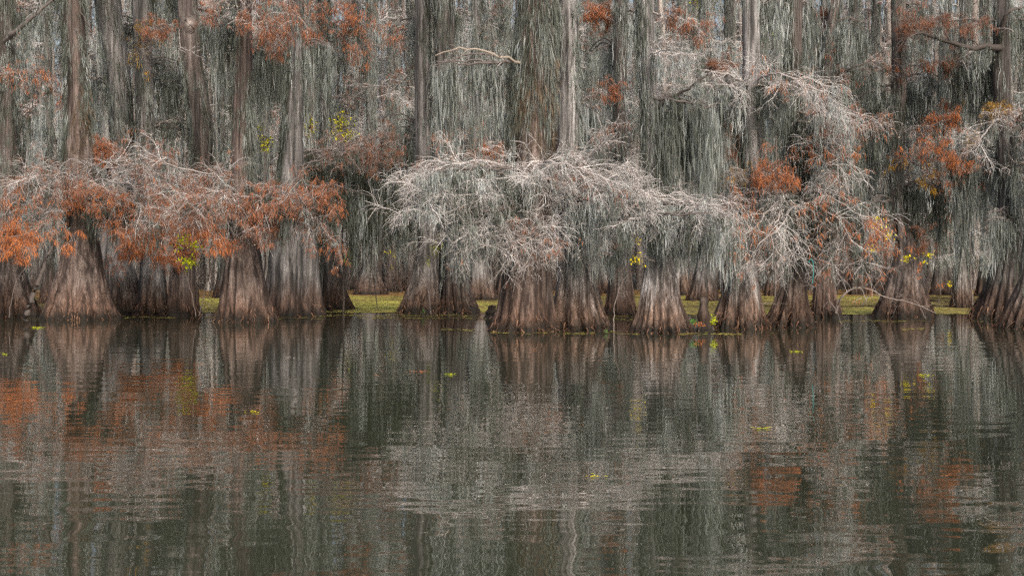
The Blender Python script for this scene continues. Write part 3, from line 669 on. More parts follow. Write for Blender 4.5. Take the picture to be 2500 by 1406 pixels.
t.limb([(1945, 360), (1990, 350, -1.4), (2050, 305, -1.8), (2130, 275, -2)], pale=.80, orange=0.09, otint=.4, n=(12, 6, 3), moss=11, mL=0.99, mtint=.58, cones=8)
t.limb([(1945, 300), (2000, 270, -1.2), (2080, 290, -1.7), (2140, 330, -1.8)], pale=.75, orange=0.28, otint=.32, n=(14, 7, 4), moss=11, mL=0.99, mtint=.56, cones=8)
t.limb([(1945, 610), (1990, 630, -1.2), (2040, 650, -1.6), (2090, 645, -1.7)], pale=.72, n=(10, 5, 3), cones=6, flat=.8)
t.limb([(1945, 620), (1900, 640, -1.3), (1860, 650, -1.7)], pale=.80, n=(11, 6, 3), moss=15, mL=0.66, mtint=.6, flat=.8)
t.limb([(1945, 640), (2000, 690, -.8), (2020, 720, -1.2), (2030, 760, -1.3)], pale=.4, n=(4, 3), r0=.04)
t.limb([(1945, 590), (2040, 580, -1.2), (2090, 610, -1.8), (2130, 660, -2)], pale=.65, orange=0.43, otint=.58, n=(12, 6, 3), r0=.03, cones=6)
t.curtain(1960, 2100, 480, 200, 1.7, .38, dd=(-1.6, -.3), limbs=4, ysp=20, twigs=(6, 4)); t.curtain(1890, 2010, 290, 110, 2.2, .34, dd=(-.6, .9), limbs=4)
t.curtain(1960, 1985, 0, 30, 3., .46, dd=(-.4, .4)); t.curtain(1860, 1930, 480, 40, 1.3, .5, dd=(-1.5, -.3), twigs=(6, 4)); t.curtain(2010, 2080, 320, 40, 1.6, .54, dd=(-1, .6))

t = tree('T20', [(-120, 2035, 2062), (0, 2030, 2058), (190, 2008, 2036), (450, 2000, 2036), (660, 1992, 2038), (774, 1978, 2054)], 'red',
         'slanting pinkish cypress tucked close behind the right side of the split ribbed one', 30)
t.drape(-100, 600, .5, 1.5, .42)
t.limb([(2020, 90), (1995, 55, .5), (1985, 40, .8)], orange=1.2, otint=.25, pale=.4, r0=.03)
t.limb([(2015, 150), (1985, 140, .5), (1975, 150, .6)], orange=1.2, otint=.3, pale=.4, r0=.03)
t.limb([(2015, 200), (2060, 170, -.5), (2110, 160, -.6), (2160, 120, -.8)], r0=.05, n=(7, 5, 3), pale=.3, orange=.4, otint=.4, moss=13, mL=1.106)
t.curtain(2045, 2110, 60, 60, 2.8, .48, dd=(-.5, 1.5), limbs=3); t.curtain(2030, 2110, 300, 50, 2.4, .48, dd=(.3, 2)); t.curtain(1965, 2010, 60, 40, 2.4, .5, dd=(.3, 2))

t = tree('T21', [(-120, 2186, 2220), (0, 2186, 2222), (160, 2188, 2226), (400, 2178, 2214), (530, 2182, 2224), (600, 2200, 2250), (680, 2180, 2265), (772, 2148, 2286)], 'brown',
         'cypress with wide knobbly base behind the bare arching twig, upper branches burnt orange', 31, fl_amp=1.1)
t.drape(-100, 160, .3, 1.2, .45); t.drape(150, 420, .6, 1.8, .36); t.drape(420, 560, 0.36, 0.84, .38)
t.limb([(2195, 330), (2240, 315, -1), (2290, 300, -1.4), (2335, 290, -1.5)], orange=1.4, otint=.72, pale=.5, n=(14, 7, 4), moss=6, mL=1)
t.limb([(2195, 345), (2250, 350, -1.2), (2290, 370, -1.6), (2350, 400, -1.7)], orange=1.5, otint=.74, pale=.45, n=(14, 7, 4), moss=8, mL=1)
t.limb([(2195, 390), (2240, 400, -1.2), (2270, 430, -1.5)], orange=1.0, otint=.5, leaf='ochre', pale=.4, n=(12, 6, 4), moss=8, mL=1)
t.limb([(2200, 180), (2150, 165, -.6), (2120, 175, -.8)], orange=1.1, otint=.5, pale=.5, n=(12, 6, 4), moss=9, mL=1.104)
t.limb([(2200, 170), (2260, 155, -.6), (2310, 148, -.8)], orange=1.1, otint=.5, pale=.5, n=(12, 6, 4), moss=9, mL=1.104)
t.limb([(2200, 560), (2240, 560, -1), (2255, 580, -1.2)], orange=.9, otint=.3, pale=.4, r0=.02, n=(8, 5, 3))
t.curtain(2225, 2300, 440, 80, 2.6, .30, dd=(-1.2, .6), limbs=4, ysp=20); t.curtain(2090, 2180, 200, 70, 2.8, .44, dd=(-.6, 1), limbs=3, ysp=30); t.curtain(2100, 2185, 330, 60, 2.4, .48, dd=(0, 2))
t.curtain(2225, 2300, 190, 60, 2.4, .46, dd=(-.4, 1.5), limbs=3); t.curtain(2120, 2190, 480, 46, 1.9, .46, dd=(-.6, 1.5)); t.curtain(2225, 2280, 20, 40, 2.2, .50, dd=(.2, 2))
t.limb([(2205, 530), (2150, 545, -1.4), (2110, 580, -1.8)], orange=.7, otint=.6, pale=.5, r0=.025)

t = tree('T22', [(-60, 2348, 2374), (300, 2345, 2372), (600, 2342, 2368), (680, 2336, 2370), (752, 2326, 2384)], 'grey',
         'thin grey cypress far back in the gap left of the big dark one', 32)
t.drape(-50, 620, .7, 1.6, .5)
t.auto(6, 40, 520, 80, 34, 2.2, .52, .3, .55)
t.limb([(2355, 610), (2310, 625, -.5), (2280, 640, -.6)], pale=.75, n=(13, 7, 3), r0=.03, moss=19, mL=0.66, mtint=.6)
t.limb([(2355, 610), (2400, 620, -.5), (2420, 640, -.6)], pale=.75, n=(13, 7, 3), r0=.03, moss=19, mL=0.66, mtint=.6)

t = tree('T23', [(-120, 2440, 2480), (0, 2442, 2482), (250, 2440, 2485), (450, 2455, 2505), (600, 2452, 2520), (700, 2420, 2535), (778, 2383, 2557)], 'dark',
         'big dark cypress with a crooked limb and pale moss streaming down, near right edge', 33, fl_amp=1.0)
t.drape(-100, 200, .25, 1.4, .40); t.drape(200, 640, .6, 1.6, .44)
t.limb([(2460, 125), (2420, 112, -.8), (2370, 125, -1), (2300, 95, -1.2), (2232, 82, -1.3)], r0=.14, n=(7, 5, 3), pale=.25, moss=39, mL=1.108, mtint=.46, up=.05)
t.limb([(2460, 110), (2448, 60, -.6), (2458, 28, -.8), (2492, 22, -.8)], r0=.14, n=(3, 3), pale=.3, moss=6)
t.limb([(2465, 290), (2430, 290, -1.2), (2400, 330, -1.7), (2385, 370, -1.9)], pale=.85, orange=.25, otint=.25, n=(14, 7, 4), moss=8, mL=1.)
t.limb([(2465, 280), (2490, 290, -1.2), (2530, 310, -1.6)], pale=.85, orange=.25, otint=.25, n=(14, 7, 4), moss=7, mL=1.)
t.limb([(2465, 260), (2440, 265, -.9), (2410, 280, -1.2)], pale=.5, orange=.9, otint=.4, leaf='ochre', n=(12, 6, 3))
t.limb([(2465, 50), (2400, 50, -.5), (2300, 50, .5), (2240, 60, 1)], pale=.4, orange=.8, otint=.28, n=(16, 8, 4), moss=13, mL=1.32)
t.limb([(2465, 330), (2520, 340, -1.4), (2580, 370, -1.8)], pale=.8, n=(13, 7, 4), moss=8, mL=1.)
t.curtain(2330, 2435, 380, 100, 3.0, .46, dd=(.2, 1.8), limbs=5, ysp=30); t.curtain(2470, 2560, 410, 50, 2.8, .54, dd=(-1.8, -.6), limbs=3, ysp=25); t.curtain(2330, 2430, 130, 90, 2.6, .42, dd=(.2, 1.8), limbs=4, ysp=40)
t.curtain(2410, 2470, 520, 40, 1.8, .5, dd=(-1.6, -.5)); t.curtain(2470, 2540, 40, 50, 2.6, .46)

t = tree('T24', [(-150, 2540, 2580), (0, 2540, 2580), (400, 2535, 2585), (680, 2510, 2600), (803, 2456, 2642)], 'brown',
         'nearest brown fluted base poking in at the right edge', 34)
t.drape(-100, 600, .6, 1.6, .45)
t.curtain(2500, 2545, 250, 26, 2.2, .46, dd=(-.4, .6))

# the trees that stand farther back, one by one
FAR = [  # column, base row, half width above, half width at the foot, bark, lean, orange, label
    (46, 736, 12, 26, 'dark', 2, .1, 'dark slim cypress behind the one cut off by the left edge'),
    (116, 741, 12, 30, 'brown', -4, .25, 'dark brown cypress right behind the left flank of the stout pinkish one'),
    (402, 733, 15, 32, 'grey', 6, .1, 'grey cypress behind the gap between the slim bluish one and the knotted one'),
    (545, 728, 11, 28, 'dark', -5, .2, 'dark cypress close behind the left side of the reddish bell shaped one'),
    (641, 734, 11, 26, 'grey', 3, .15, 'grey cypress between the reddish bell shaped one and the silvery one'),
    (752, 726, 11, 27, 'brown', 3, .3, 'brown cypress hidden in moss between the silvery one and the slender dark one'),
    (901, 720, 13, 42, 'grey', 2, .15, 'grey cypress with a tent shaped base alone in the weedy opening left of the middle'),
    (957, 713, 11, 21, 'brown', 1, .2, 'small brown trunk just right of the tent shaped base'),
    (1003, 711, 11, 18, 'grey', 0, .2, 'small grey trunk right behind the dark grey spreading base'),
    (1236, 727, 14, 30, 'dark', -2, .2, 'dark cypress peering out left of the thick vine wrapped one'),
    (1446, 721, 11, 24, 'grey', 2, .25, 'grey trunk behind the gap right of the tall silver one'),
    (1474, 716, 10, 22, 'pale', -2, .3, 'pale slim trunk left of the dark reddish one standing back'),
    (1662, 722, 12, 26, 'pale', 3, .15, 'pale trunk behind the moss curtain right of the vase shaped base'),
    (1787, 717, 12, 25, 'grey', -2, .3, 'grey trunk between the small ribbed base and the tall light grey one'),
    (1897, 723, 13, 28, 'brown', 2, .3, 'brown trunk in the gap between the light grey and the split ribbed cypress'),
    (2098, 720, 13, 27, 'dark', -3, .25, 'dark trunk behind the bare arching twig'),
    (2136, 715, 10, 22, 'grey', 2, .2, 'grey trunk left of the knobbly based cypress'),
    (2302, 721, 12, 27, 'grey', 4, .3, 'grey trunk close right of the knobbly based cypress'),
    (2416, 724, 14, 29, 'dark', -2, .2, 'dark trunk close left of the big dark cypress near the right edge'),
    (-90, 738, 15, 32, 'grey', 3, .2, 'grey cypress standing outside the left edge'),
    (2640, 742, 15, 33, 'grey', -3, .2, 'grey cypress standing outside the right edge'),
]
for k, (x, by, hu, hb, mt, lean, org, lab) in enumerate(FAR):
    t = Tree('F%d' % k, [(-420, x + lean * 5 - hu * .6, x + lean * 5 + hu * .6), (-80, x + lean * 3 - hu, x + lean * 3 + hu), (300, x + lean - hu, x + lean + hu), (580, x - hu * 1.15, x + hu * 1.15),
                         (by - 60, x - hu * 1.4, x + hu * 1.4), (by, x - hb, x + hb)], mt, lab, 100 + k, segs=64, rings=60)
    t.drape(-70, 610, .8, 1.7, .52)
    t.auto(15, -400, 580, 95, 17, 2.0, .60, org, .85, twigs=(12, 6, 4), nf=16)  # moss tinted paler than on the near trees, depth haze put into colour
    t.done()

rng = np.random.default_rng(77)
k = 0
for x in np.arange(-170, 2700, 88):
    x = x + rng.uniform(-26, 26); by = rng.uniform(703, 711); hu = rng.uniform(6, 11); lean = rng.normal(0, 5)
    t = Tree('B%d' % k, [(-420, x + lean * 5 - hu * .6, x + lean * 5 + hu * .6), (-60, x + lean * 3 - hu, x + lean * 3 + hu), (300, x + lean - hu, x + lean + hu), (620, x - hu * 1.2, x + hu * 1.2), (by, x - hu * 2.1, x + hu * 2.1)],
             ('grey', 'pale', 'dark', 'grey')[k % 4], 'pale far off cypress trunk half hidden by the hanging moss deep in the swamp', 300 + k,
             group='far off cypresses half hidden by moss', segs=40, rings=40, fringe=False)
    t.drape(-60, 620, .55, 2.0, .6)
    t.auto(13, -400, 600, 110, 20, 2.3, .70, .28 if k % 3 == 0 else .1, .92, twigs=(12, 6, 4), nf=16, dd=3)  # paler moss tint again, in place of haze at this distance
    t.done(); k += 1
for t in T.values():
    t.done()

# ------------------------------------------------------------------ the far wood, the thicket under it, the water
rng = np.random.default_rng(9)
g = Geo()
n = 20000
d = rng.uniform(114, 134, n); px = rng.uniform(-350, 2850, n)
py = rng.uniform(-560, 640, n)
A = at(px, py, d)
clumps(g, A, rng.uniform(1.2, 4.2, n), rng, nf=8, S=4, spread=.22, w=.04, tint=.82, tvar=.06, wiggle=.05)  # palest tint of all: the veil of distance is painted into the moss
g.build('distant_moss', M['moss']); 
o = COL.objects['distant_moss']; o.name = 'distant_wood'; tag(o, 'pale mass of moss hung wood closing the view far behind the trunks', 'wood', kind='stuff')
g = Geo()
n = 420
px = rng.uniform(-350, 2850, n); d = rng.uniform(108, 132, n)
P = at(px, rng.uniform(690, 700, n), d)[:, None] * np.ones((1, 9, 1)); P[..., 2] = np.linspace(0, 1, 9) * rng.uniform(18, 34, (n, 1)); P[..., :2] += np.cumsum(rng.normal(0, .18, (n, 9, 2)), 1)
tubes(g, P, rng.uniform(.10, .34, (n, 1)) * np.linspace(1.3, .7, 9), 7, rng.uniform(.3, 1, n))
P1, R1 = children(P, np.full((n, 9), .09), 16, 3.0, rng, S=6, wob=.35, up=.1, droop=.3, rmin=.03)
tubes(g, P1, R1, 4, rng.uniform(.3, 1, len(P1)))
P2, R2 = children(P1, R1, 4, 1.3, rng, S=4, wob=.4, rmin=.018)
tubes(g, P2, R2, 3, rng.uniform(.4, 1, len(P2)))
o = g.build('distant_thicket', M['wood']); tag(o, 'grey tangle of bare stems and boughs far behind the cypresses', 'wood', kind='stuff')
g = Geo()
n = 1500                                           # low brush on the far margin
px = rng.uniform(-300, 2800, n); d = rng.uniform(86, 112, n)
P0 = at(px, 700, d)[:, None] * np.ones((1, 6, 1)); P0[..., 2] = np.linspace(-.05, 1, 6) * rng.uniform(1., 3.6, (n, 1)); P0[..., :2] += np.cumsum(rng.normal(0, .16, (n, 6, 2)), 1)
tubes(g, P0, np.full((n, 6), .02), 4, rng.uniform(0, .35, n))
P1, R1 = children(P0, np.full((n, 6), .016), 8, .9, rng, S=5, wob=.45, rmin=.009)
tubes(g, P1, R1, 3, rng.uniform(0, .4, len(P1)))
o = g.build('brush', M['wood']); tag(o, 'dark brush of bare stems along the shaded far margin', 'brush', kind='stuff')

# water: one sheet to far behind the wood; slow ripples and fine cat's paws
m, nt, nd, ln = new_mat('water')
tc = nd.new('ShaderNodeTexCoord'); oc = tc.outputs['Object']
n1 = noise(nt, oc, 1, 2, .5, (.35, 1.2, 1)); n2 = noise(nt, oc, 1, 1, .5, (1.6, 2.6, 1)); n3 = noise(nt, oc, 1, 1, .5, (3.2, 5.0, 1))
big = noise(nt, oc, 1, 2, .5, (.05, .16, 1))
wind = nd.new('ShaderNodeMapRange'); wind.inputs[1].default_value = .35; wind.inputs[2].default_value = .7; wind.inputs[3].default_value = .3; wind.inputs[4].default_value = 1.4
ln.new(big, wind.inputs[0])
h = math_node(nt, 'ADD', math_node(nt, 'MULTIPLY', n1, .0095), math_node(nt, 'MULTIPLY', n2, .0036))
h = math_node(nt, 'ADD', h, math_node(nt, 'MULTIPLY', n3, .00010))
h = math_node(nt, 'MULTIPLY', h, wind.outputs[0])
b = nd.new('ShaderNodeBump'); b.inputs['Strength'].default_value = 1; b.inputs['Distance'].default_value = 1.0
ln.new(h, b.inputs['Height'])
p = nd.new('ShaderNodeBsdfPrincipled'); p.inputs['Base Color'].default_value = (.017, .020, .0125, 1)
p.inputs['Roughness'].default_value = 0; p.inputs['IOR'].default_value = 2.1
ln.new(b.outputs[0], p.inputs['Normal'])
o_ = nd.new('ShaderNodeOutputMaterial'); ln.new(p.outputs[0], o_.inputs[0])
M['water'] = m
g = Geo()
xs = np.linspace(-400, 400, 3); ys = np.linspace(-120, 420, 3)
X, Y = np.meshgrid(xs, ys); g.add(np.stack([X, Y, 0 * X], -1).reshape(-1, 3), grid_quads(3, 3, False), .5)
tag(g.build('water', m), kind='structure')
g = Geo()                                          # the bank on which the far wood stands
xs = np.linspace(-140, 140, 60); ys = np.linspace(100, 160, 14)
X, Y = np.meshgrid(xs, ys); Zb = -.25 + np.clip((Y - 104) / 20, 0, 1) * .6 + .1 * np.sin(X * .7) * np.sin(Y * .5 + X * .2)
g.add(np.stack([X, Y, Zb], -1).reshape(-1, 3), grid_quads(14, 60, False), .5)
tag(g.build('far_bank', M['mud']), kind='structure')

# duckweed and leaf litter lying on the water between the trunks
def vnoise(x, y, s):
    f = np.zeros_like(x); a = 1
    r = np.random.default_rng(s)
    for k in range(5):
        a1, b1, c1, a2, b2, c2 = r.uniform(-1, 1, 6) * 1.9 ** k * np.array([.22, .12, 9, .12, .22, 9])
        f += (np.sin(a1 * x + b1 * y + c1) + np.sin(a2 * x + b2 * y + c2)) * .72 ** k
    return f
def flakes(g, x, y, sx, sy, tint, rng):
    n = len(x); k = 6
    a = np.arange(k) / k * 2 * PI + rng.uniform(0, 1, (n, 1))
    r = rng.uniform(.6, 1.15, (n, k))
    V = np.zeros((n, 8, 3)); 
    V[:, :6, 0] = x[:, None] + np.cos(a) * r * np.reshape(sx, (-1, 1)); V[:, :6, 1] = y[:, None] + np.sin(a) * r * np.reshape(sy, (-1, 1))
    V[:, 6, :2] = V[:, 0, :2]; V[:, 7, :2] = V[:, 3, :2]
    V[..., 2] = (.006 + rng.permutation(n) / max(n, 1) * .010)[:, None]
    q = np.array([[0, 1, 2, 3], [0, 3, 4, 5]])
    g.add(V[:, :6].reshape(-1, 3), (q[None] + (np.arange(n) * 6)[:, None, None]).reshape(-1, 4), np.repeat(tint, 6))
g = Geo(); gl = Geo()
n = 120000
px = rng.uniform(-250, 2750, n); d = rng.uniform(54.5, 104, n); x = (px - CX) / F * d
f = vnoise(x, d * .6, 3)
edge = np.clip((d - 54.5) / 3, 0, 1)
keep = f * .42 + 1.25 * edge + rng.normal(0, .2, n) > .35
gap = (np.abs(d - (66 + 1.5 * np.sin(x * .3))) < .9) & (x > 10)
keep &= ~gap
lit = (d + 3 * vnoise(x, d, 8) * .5 > 84) & keep
wd = keep & ~lit
tw = np.clip(.55 + .14 * vnoise(x * 2, d * .7, 5) + rng.normal(0, .14, n), 0, 1)
flakes(g, x[wd], d[wd], rng.uniform(.06, .24, wd.sum()), rng.uniform(.08, .36, wd.sum()), tw[wd], rng)
flakes(gl, x[lit], d[lit], rng.uniform(.15, .4, lit.sum()), rng.uniform(.2, .6, lit.sum()), np.clip(rng.normal(.45, .2, lit.sum()), 0, 1), rng)
STRIPS = [(205, 500, 783, 500), (265, 430, 775, 250), (655, 790, 777, 260), (690, 860, 771, 200), (860, 1165, 771, 420), (880, 1190, 777, 420), (1075, 1160, 806, 120), (1165, 1205, 776, 60),
          (1470, 1545, 772, 160), (1480, 1560, 779, 130), (1490, 1570, 812, 160), (1660, 1810, 815, 240), (1690, 1760, 770, 120), (1840, 1985, 813, 260), (2050, 2260, 784, 300),
          (2090, 2180, 777, 90), (2128, 2182, 812, 100), (2280, 2350, 813, 70), (2310, 2370, 826, 50), (2285, 2400, 786, 150), (2355, 2440, 799, 90), (60, 115, 778, 60), (1200, 1560, 814, 160), (2200, 2255, 805, 60), (500, 540, 775, 80)]
for (x0, x1, y0, m_) in STRIPS:
    m_ = int(m_ * .6)
    px = rng.uniform(x0, x1, m_); py = y0 + rng.normal(0, 1.5, m_) + 1.5 * np.sin(px * .05)
    d = dist(np.maximum(py, 700)); x = (px - CX) / F * d
    kp = vnoise(x * 2.2, d * 3, y0) + rng.normal(0, .4, m_) > .1
    s = rng.uniform(.02, .065, m_)
    flakes(g, x[kp], d[kp], s[kp] * 1.4, s[kp] * 1.6, np.clip(rng.normal(.6, .2, kp.sum()), 0, 1), rng)
tag(g.build('duckweed', M['weed'], smooth=False), 'olive green duckweed carpeting the water between the trunks', 'duckweed', kind='stuff')
tag(gl.build('leaf_litter', M['litter'], smooth=False), 'fallen rusty needles floating far back under the trees', 'litter', kind='stuff')

def clump(x0, x1, y, n, mat, label, leaf=.0009, high=.006):
    r = np.random.default_rng(int(x0 * 7 + y))
    px = r.triangular(x0, (x0 + x1) / 2 + r.uniform(-.2, .2) * (x1 - x0), x1, n); py = y + r.normal(0, 1.6, n)
    d = dist(py); x = (px - CX) / F * d
    g = Geo(); c = np.array([(((x0 + x1) / 2) - CX) / F * dist(y), dist(y), 0])
    k = 6; a = np.arange(k) / k * 2 * PI; rr = r.uniform(.6, 1.2, (n, k)) * leaf * dist(y) * r.uniform(.5, 1.3, (n, 1))
    V = np.zeros((n, 6, 3)); V[..., 0] = x[:, None] + np.cos(a) * rr * 1.2; V[..., 1] = d[:, None] + np.sin(a) * rr
    tilt = r.uniform(-.6, .6, (n, 2)); V[..., 2] = .008 + high * r.uniform(0, 1, (n, 1)) + np.abs(tilt[:, :1] * np.cos(a) + tilt[:, 1:] * np.sin(a)) * rr * .35
    q = np.array([[0, 1, 2, 3], [0, 3, 4, 5]])
    g.add(V.reshape(-1, 3), (q[None] + (np.arange(n) * 6)[:, None, None]).reshape(-1, 4), np.repeat(r.uniform(.3, 1, n), 6))
    o = g.build('floating_leaf_clump', M[mat], None, c, smooth=False); o.location = c
    tag(o, label, 'floating leaves', 'leaf clumps drifting on the open water')
for a in [(-4, 20, 866, 14, 'lime', 'bright green clump floating at the left edge of the water'),
          (75, 112, 800, 26, 'lime', 'green clump floating before the stout pinkish cypress'),
          (908, 930, 915, 8, 'needle', 'tiny orange leaf clump floating left of the long thin one'),
          (978, 1050, 908, 22, 'needle', 'long thin row of brown orange leaves on open water'),
          (1084, 1114, 915, 20, 'lime', 'yellow green clump floating right of the brown orange row'),
          (1924, 1962, 859, 26, 'lime', 'yellow green clump before the split ribbed cypress'),
          (2024, 2114, 932, 26, 'bone', 'long pale strip of floating scraps below the arching twig'),
          (2232, 2280, 917, 18, 'lime', 'small green strip floating before the knobbly based cypress'),
          (1828, 1894, 1046, 22, 'lime', 'pale green strip halfway down the water'),
          (1424, 1490, 1163, 18, 'yellow', 'yellow leaf strip lowest on the water'),
          (590, 640, 1007, 10, 'yellow', 'small yellowish strip floating below the reddish cypress'),
          (738, 800, 829, 14, 'bone', 'pale strip floating before the slender dark cypress'),
          (1296, 1312, 856, 5, 'needle', 'single orange leaf before the thick vine wrapped cypress'),
          (480, 500, 890, 6, 'needle', 'orange leaf beside the reflected yellow vine'),
          (2300, 2326, 1163, 5, 'needle', 'orange leaf low on the water at the right'),
          (676, 742, 874, 10, 'bone', 'thin pale scrap line before the silvery base')]:
    clump(*a)

# ------------------------------------------------------------------ leafy vines, knees, sticks
def leaves(g, C, size, rng, hang=.6, tint=.6, tvar=.2):
    """pointed leaves, two bent halves each"""
    n = len(C)
    d = rng.normal(0, 1, (n, 3)); d[:, 2] = d[:, 2] * .5 - hang; d = norm(d)
    w = norm(np.cross(d, rng.normal(0, 1, (n, 3)))); u = np.cross(d, w)
    L = size * .72 * rng.uniform(.6, 1.3, (n, 1))
    p0, p3 = C, C + d * L
    mid = C + d * L * .45 + u * L * .10
    V = np.stack([p0, mid + w * L * .24, p3, mid - w * L * .24, mid - u * L * .14], 1)
    q = np.array([[0, 1, 2, 4], [0, 4, 2, 3]])
    g.add(V.reshape(-1, 3), (q[None] + (np.arange(n) * 5)[:, None, None]).reshape(-1, 4), np.repeat(np.clip(tint + rng.normal(0, tvar, n), 0, 1), 5))
def vine(name, label, d, stem, blobs, mat, size, seed, stem_r=.012, cat='plant', tint=.6, hang=.6, stem_t=.35, tw=True):
    """a thin woody stem through photo points with clusters of leaves (column, row, half width, half height, count)"""
    r = np.random.default_rng(seed)
    P = smooth_path(at([p[0] for p in stem], [p[1] for p in stem], [d + (p[2] if len(p) > 2 else 0) for p in stem]), 16, r, .02)
    org = np.array([P[0, 0], P[0, 1], max(P[0, 2], 0)])
    root = empty(name, org, label, cat)
    g = Geo(); tubes(g, P[None], (stem_r * np.linspace(1.2, .5, 16))[None], 6, stem_t)
    gs = Geo()
    for (cx, cy, hx, hy, m_) in blobs:
        C = at(cx + r.normal(0, .5, m_) * hx, cy + r.normal(0, .5, m_) * hy, d + r.normal(0, .18, m_))
        j = np.argmin(np.linalg.norm(P[None] - C[:, None], axis=-1), 1)
        k = r.permutation(m_)[:max(3, m_ // 5)]
        mid = (P[j[k]] + C[k]) / 2 + r.normal(0, .04, (len(k), 3)) + np.array([0, 0, .05])
        tubes(g, np.stack([P[j[k]], mid, C[k]], 1), np.full((len(k), 3), stem_r * .35), 3, stem_t)
        leaves(gs, C, size, r, hang, tint)
    g.build('stem', M['wood'], root, org); gs.build('foliage', M[mat], root, org)
    return root
vine('leafy_vine', 'vivid yellow green vine with drooping leaves beside the orange spray', 47.6, [(478, 772), (470, 720), (450, 660), (440, 610), (432, 570)],
     [(462, 638, 24, 16, 90), (448, 585, 20, 20, 70), (475, 600, 12, 14, 24)], 'lime', .17, 1, tint=.72, hang=1.2)
vine('mossy_vine', 'crooked mossy vine dangling left of the reddish bell shaped base', 48.5, [(528, 560), (510, 620), (515, 665), (498, 715), (488, 770)],
     [(500, 740, 16, 14, 40), (512, 640, 8, 20, 16)], 'ochre', .06, 2, stem_r=.03, tint=.2)
vine('leafy_vine', 'bright yellow leaf bunch at the left shoulder of the vase shaped base', 39.6, [(1598, 640), (1575, 628), (1556, 612), (1556, 575)],
     [(1556, 632, 15, 13, 70), (1558, 585, 5, 10, 10)], 'yellow', .10, 3, tint=.75)
vine('leafy_vine', 'olive green climber on the dark moss sheathed cypress of the middle clump', 52.2, [(1050, 764), (1052, 690), (1058, 640), (1068, 590)],
     [(1062, 605, 18, 24, 90), (1045, 640, 8, 16, 24)], 'lime', .10, 4, tint=.35)
vine('sapling', 'straggly green yellow sapling left of the tent shaped base', 62, [(836, 745), (846, 690), (852, 640), (856, 600)],
     [(852, 625, 20, 22, 80), (840, 635, 6, 6, 20)], 'lime', .10, 5, tint=.4)
vine('leafy_vine', 'golden yellow leaf tuft on the moss left of the bare white boughs', 56, [(962, 640), (958, 580), (950, 510)],
     [(950, 506, 12, 7, 26), (952, 520, 9, 6, 22), (966, 437, 14, 14, 16)], 'yellow', .13, 6, tint=.8)
vine('sapling', 'few yellow leaves on a bare stem above the small brown trunk', 66, [(958, 715), (955, 650), (950, 615)],
     [(948, 615, 10, 6, 14), (962, 625, 8, 14, 10), (956, 652, 3, 5, 5)], 'yellow', .14, 7, tint=.75)
vine('sapling', 'yellow and orange leaved branchlet between the split ribbed and knobbly cypresses', 46, [(2030, 640), (2080, 605), (2130, 560), (2160, 550)],
     [(2140, 545, 28, 24, 50), (2170, 572, 14, 10, 26), (2132, 605, 8, 12, 20), (2100, 578, 8, 4, 8)], 'yellow', .13, 8, tint=.75)
vine('sapling', 'large yellow leaves on a slanting stem before the knobbly based cypress', 47.5, [(2105, 745), (2150, 680), (2200, 645), (2262, 622)],
     [(2218, 626, 13, 6, 22), (2212, 632, 8, 5, 8), (2268, 625, 10, 8, 20), (2258, 640, 4, 6, 6)], 'yellow', .17, 9, tint=.8)
vine('orange_creeper', 'orange leaved creeper hanging on the knobbly based cypress under the yellow leaves', 47.6, [(2262, 622), (2252, 650), (2244, 680)],
     [(2248, 650, 6, 14, 34), (2242, 675, 3, 8, 10)], 'needle', .13, 10, tint=.7)
vine('sapling', 'red and yellow leaved sprig low down before the thin grey far tree', 58, [(2290, 745), (2296, 715), (2308, 692), (2316, 690)],
     [(2298, 695, 12, 6, 26)], 'needle', .13, 11, tint=.75)
vine('sapling', 'yellow leaf sprig beside the red one before the thin grey far tree', 58.3, [(2330, 745), (2325, 715), (2317, 695)],
     [(2318, 694, 6, 10, 22)], 'yellow', .13, 12, tint=.75)
vine('sapling', 'tall yellow green leafed sapling behind the slender dark cypress', 57.5, [(838, 762), (836, 560), (836, 400), (834, 280)],
     [(834, 298, 24, 20, 150), (838, 328, 34, 14, 190)], 'yellow', .16, 13, tint=.42, stem_r=.04)
vine('sapling', 'narrow yellow leafed sapling left of the slender dark cypress', 57, [(760, 763), (758, 560), (757, 420), (757, 285)],
     [(757, 306, 14, 26, 120)], 'yellow', .16, 14, tint=.5, stem_r=.04)
vine('sapling', 'faint yellow leafed sapling right of the reddish trunk', 55, [(645, 767), (646, 560), (648, 420), (642, 300)],
     [(638, 306, 9, 9, 26), (648, 352, 16, 20, 110)], 'yellow', .16, 15, tint=.4, stem_r=.04)
vine('sapling', 'olive leafed sapling high up behind the pale branches, left of the tall light grey cypress', 80, [(1712, 725), (1714, 400), (1716, 100), (1716, -20)],
     [(1716, 10, 26, 36, 240)], 'lime', .2, 16, tint=.15, stem_r=.05)
vine('sapling', 'olive leafed sapling right of the tall light grey cypress', 72, [(1892, 730), (1894, 400), (1896, 70)],
     [(1900, 80, 18, 30, 120)], 'lime', .18, 17, tint=.2, stem_r=.04)
vine('sapling', 'thin sapling with ochre leaves at the right of the burnt orange branches', 58, [(2375, 755), (2365, 560), (2350, 330), (2352, 250)],
     [(2355, 252, 10, 9, 26), (2365, 345, 22, 26, 110)], 'ochre', .14, 18, tint=.6, stem_r=.03)
vine('low_plant', 'low green leafed plant between the upright knee and the vase shaped base', 40.6, [(1697, 812), (1696, 800), (1694, 785)],
     [(1693, 786, 8, 7, 60)], 'green', .09, 19, hang=-.1, tint=.7)
vine('orange_low_plant', 'low orange leafed plant at the left foot of the upright knee', 40.3, [(1706, 812), (1706, 800), (1707, 790)],
     [(1707, 792, 9, 6, 60)], 'needle', .08, 20, hang=0, tint=.85)
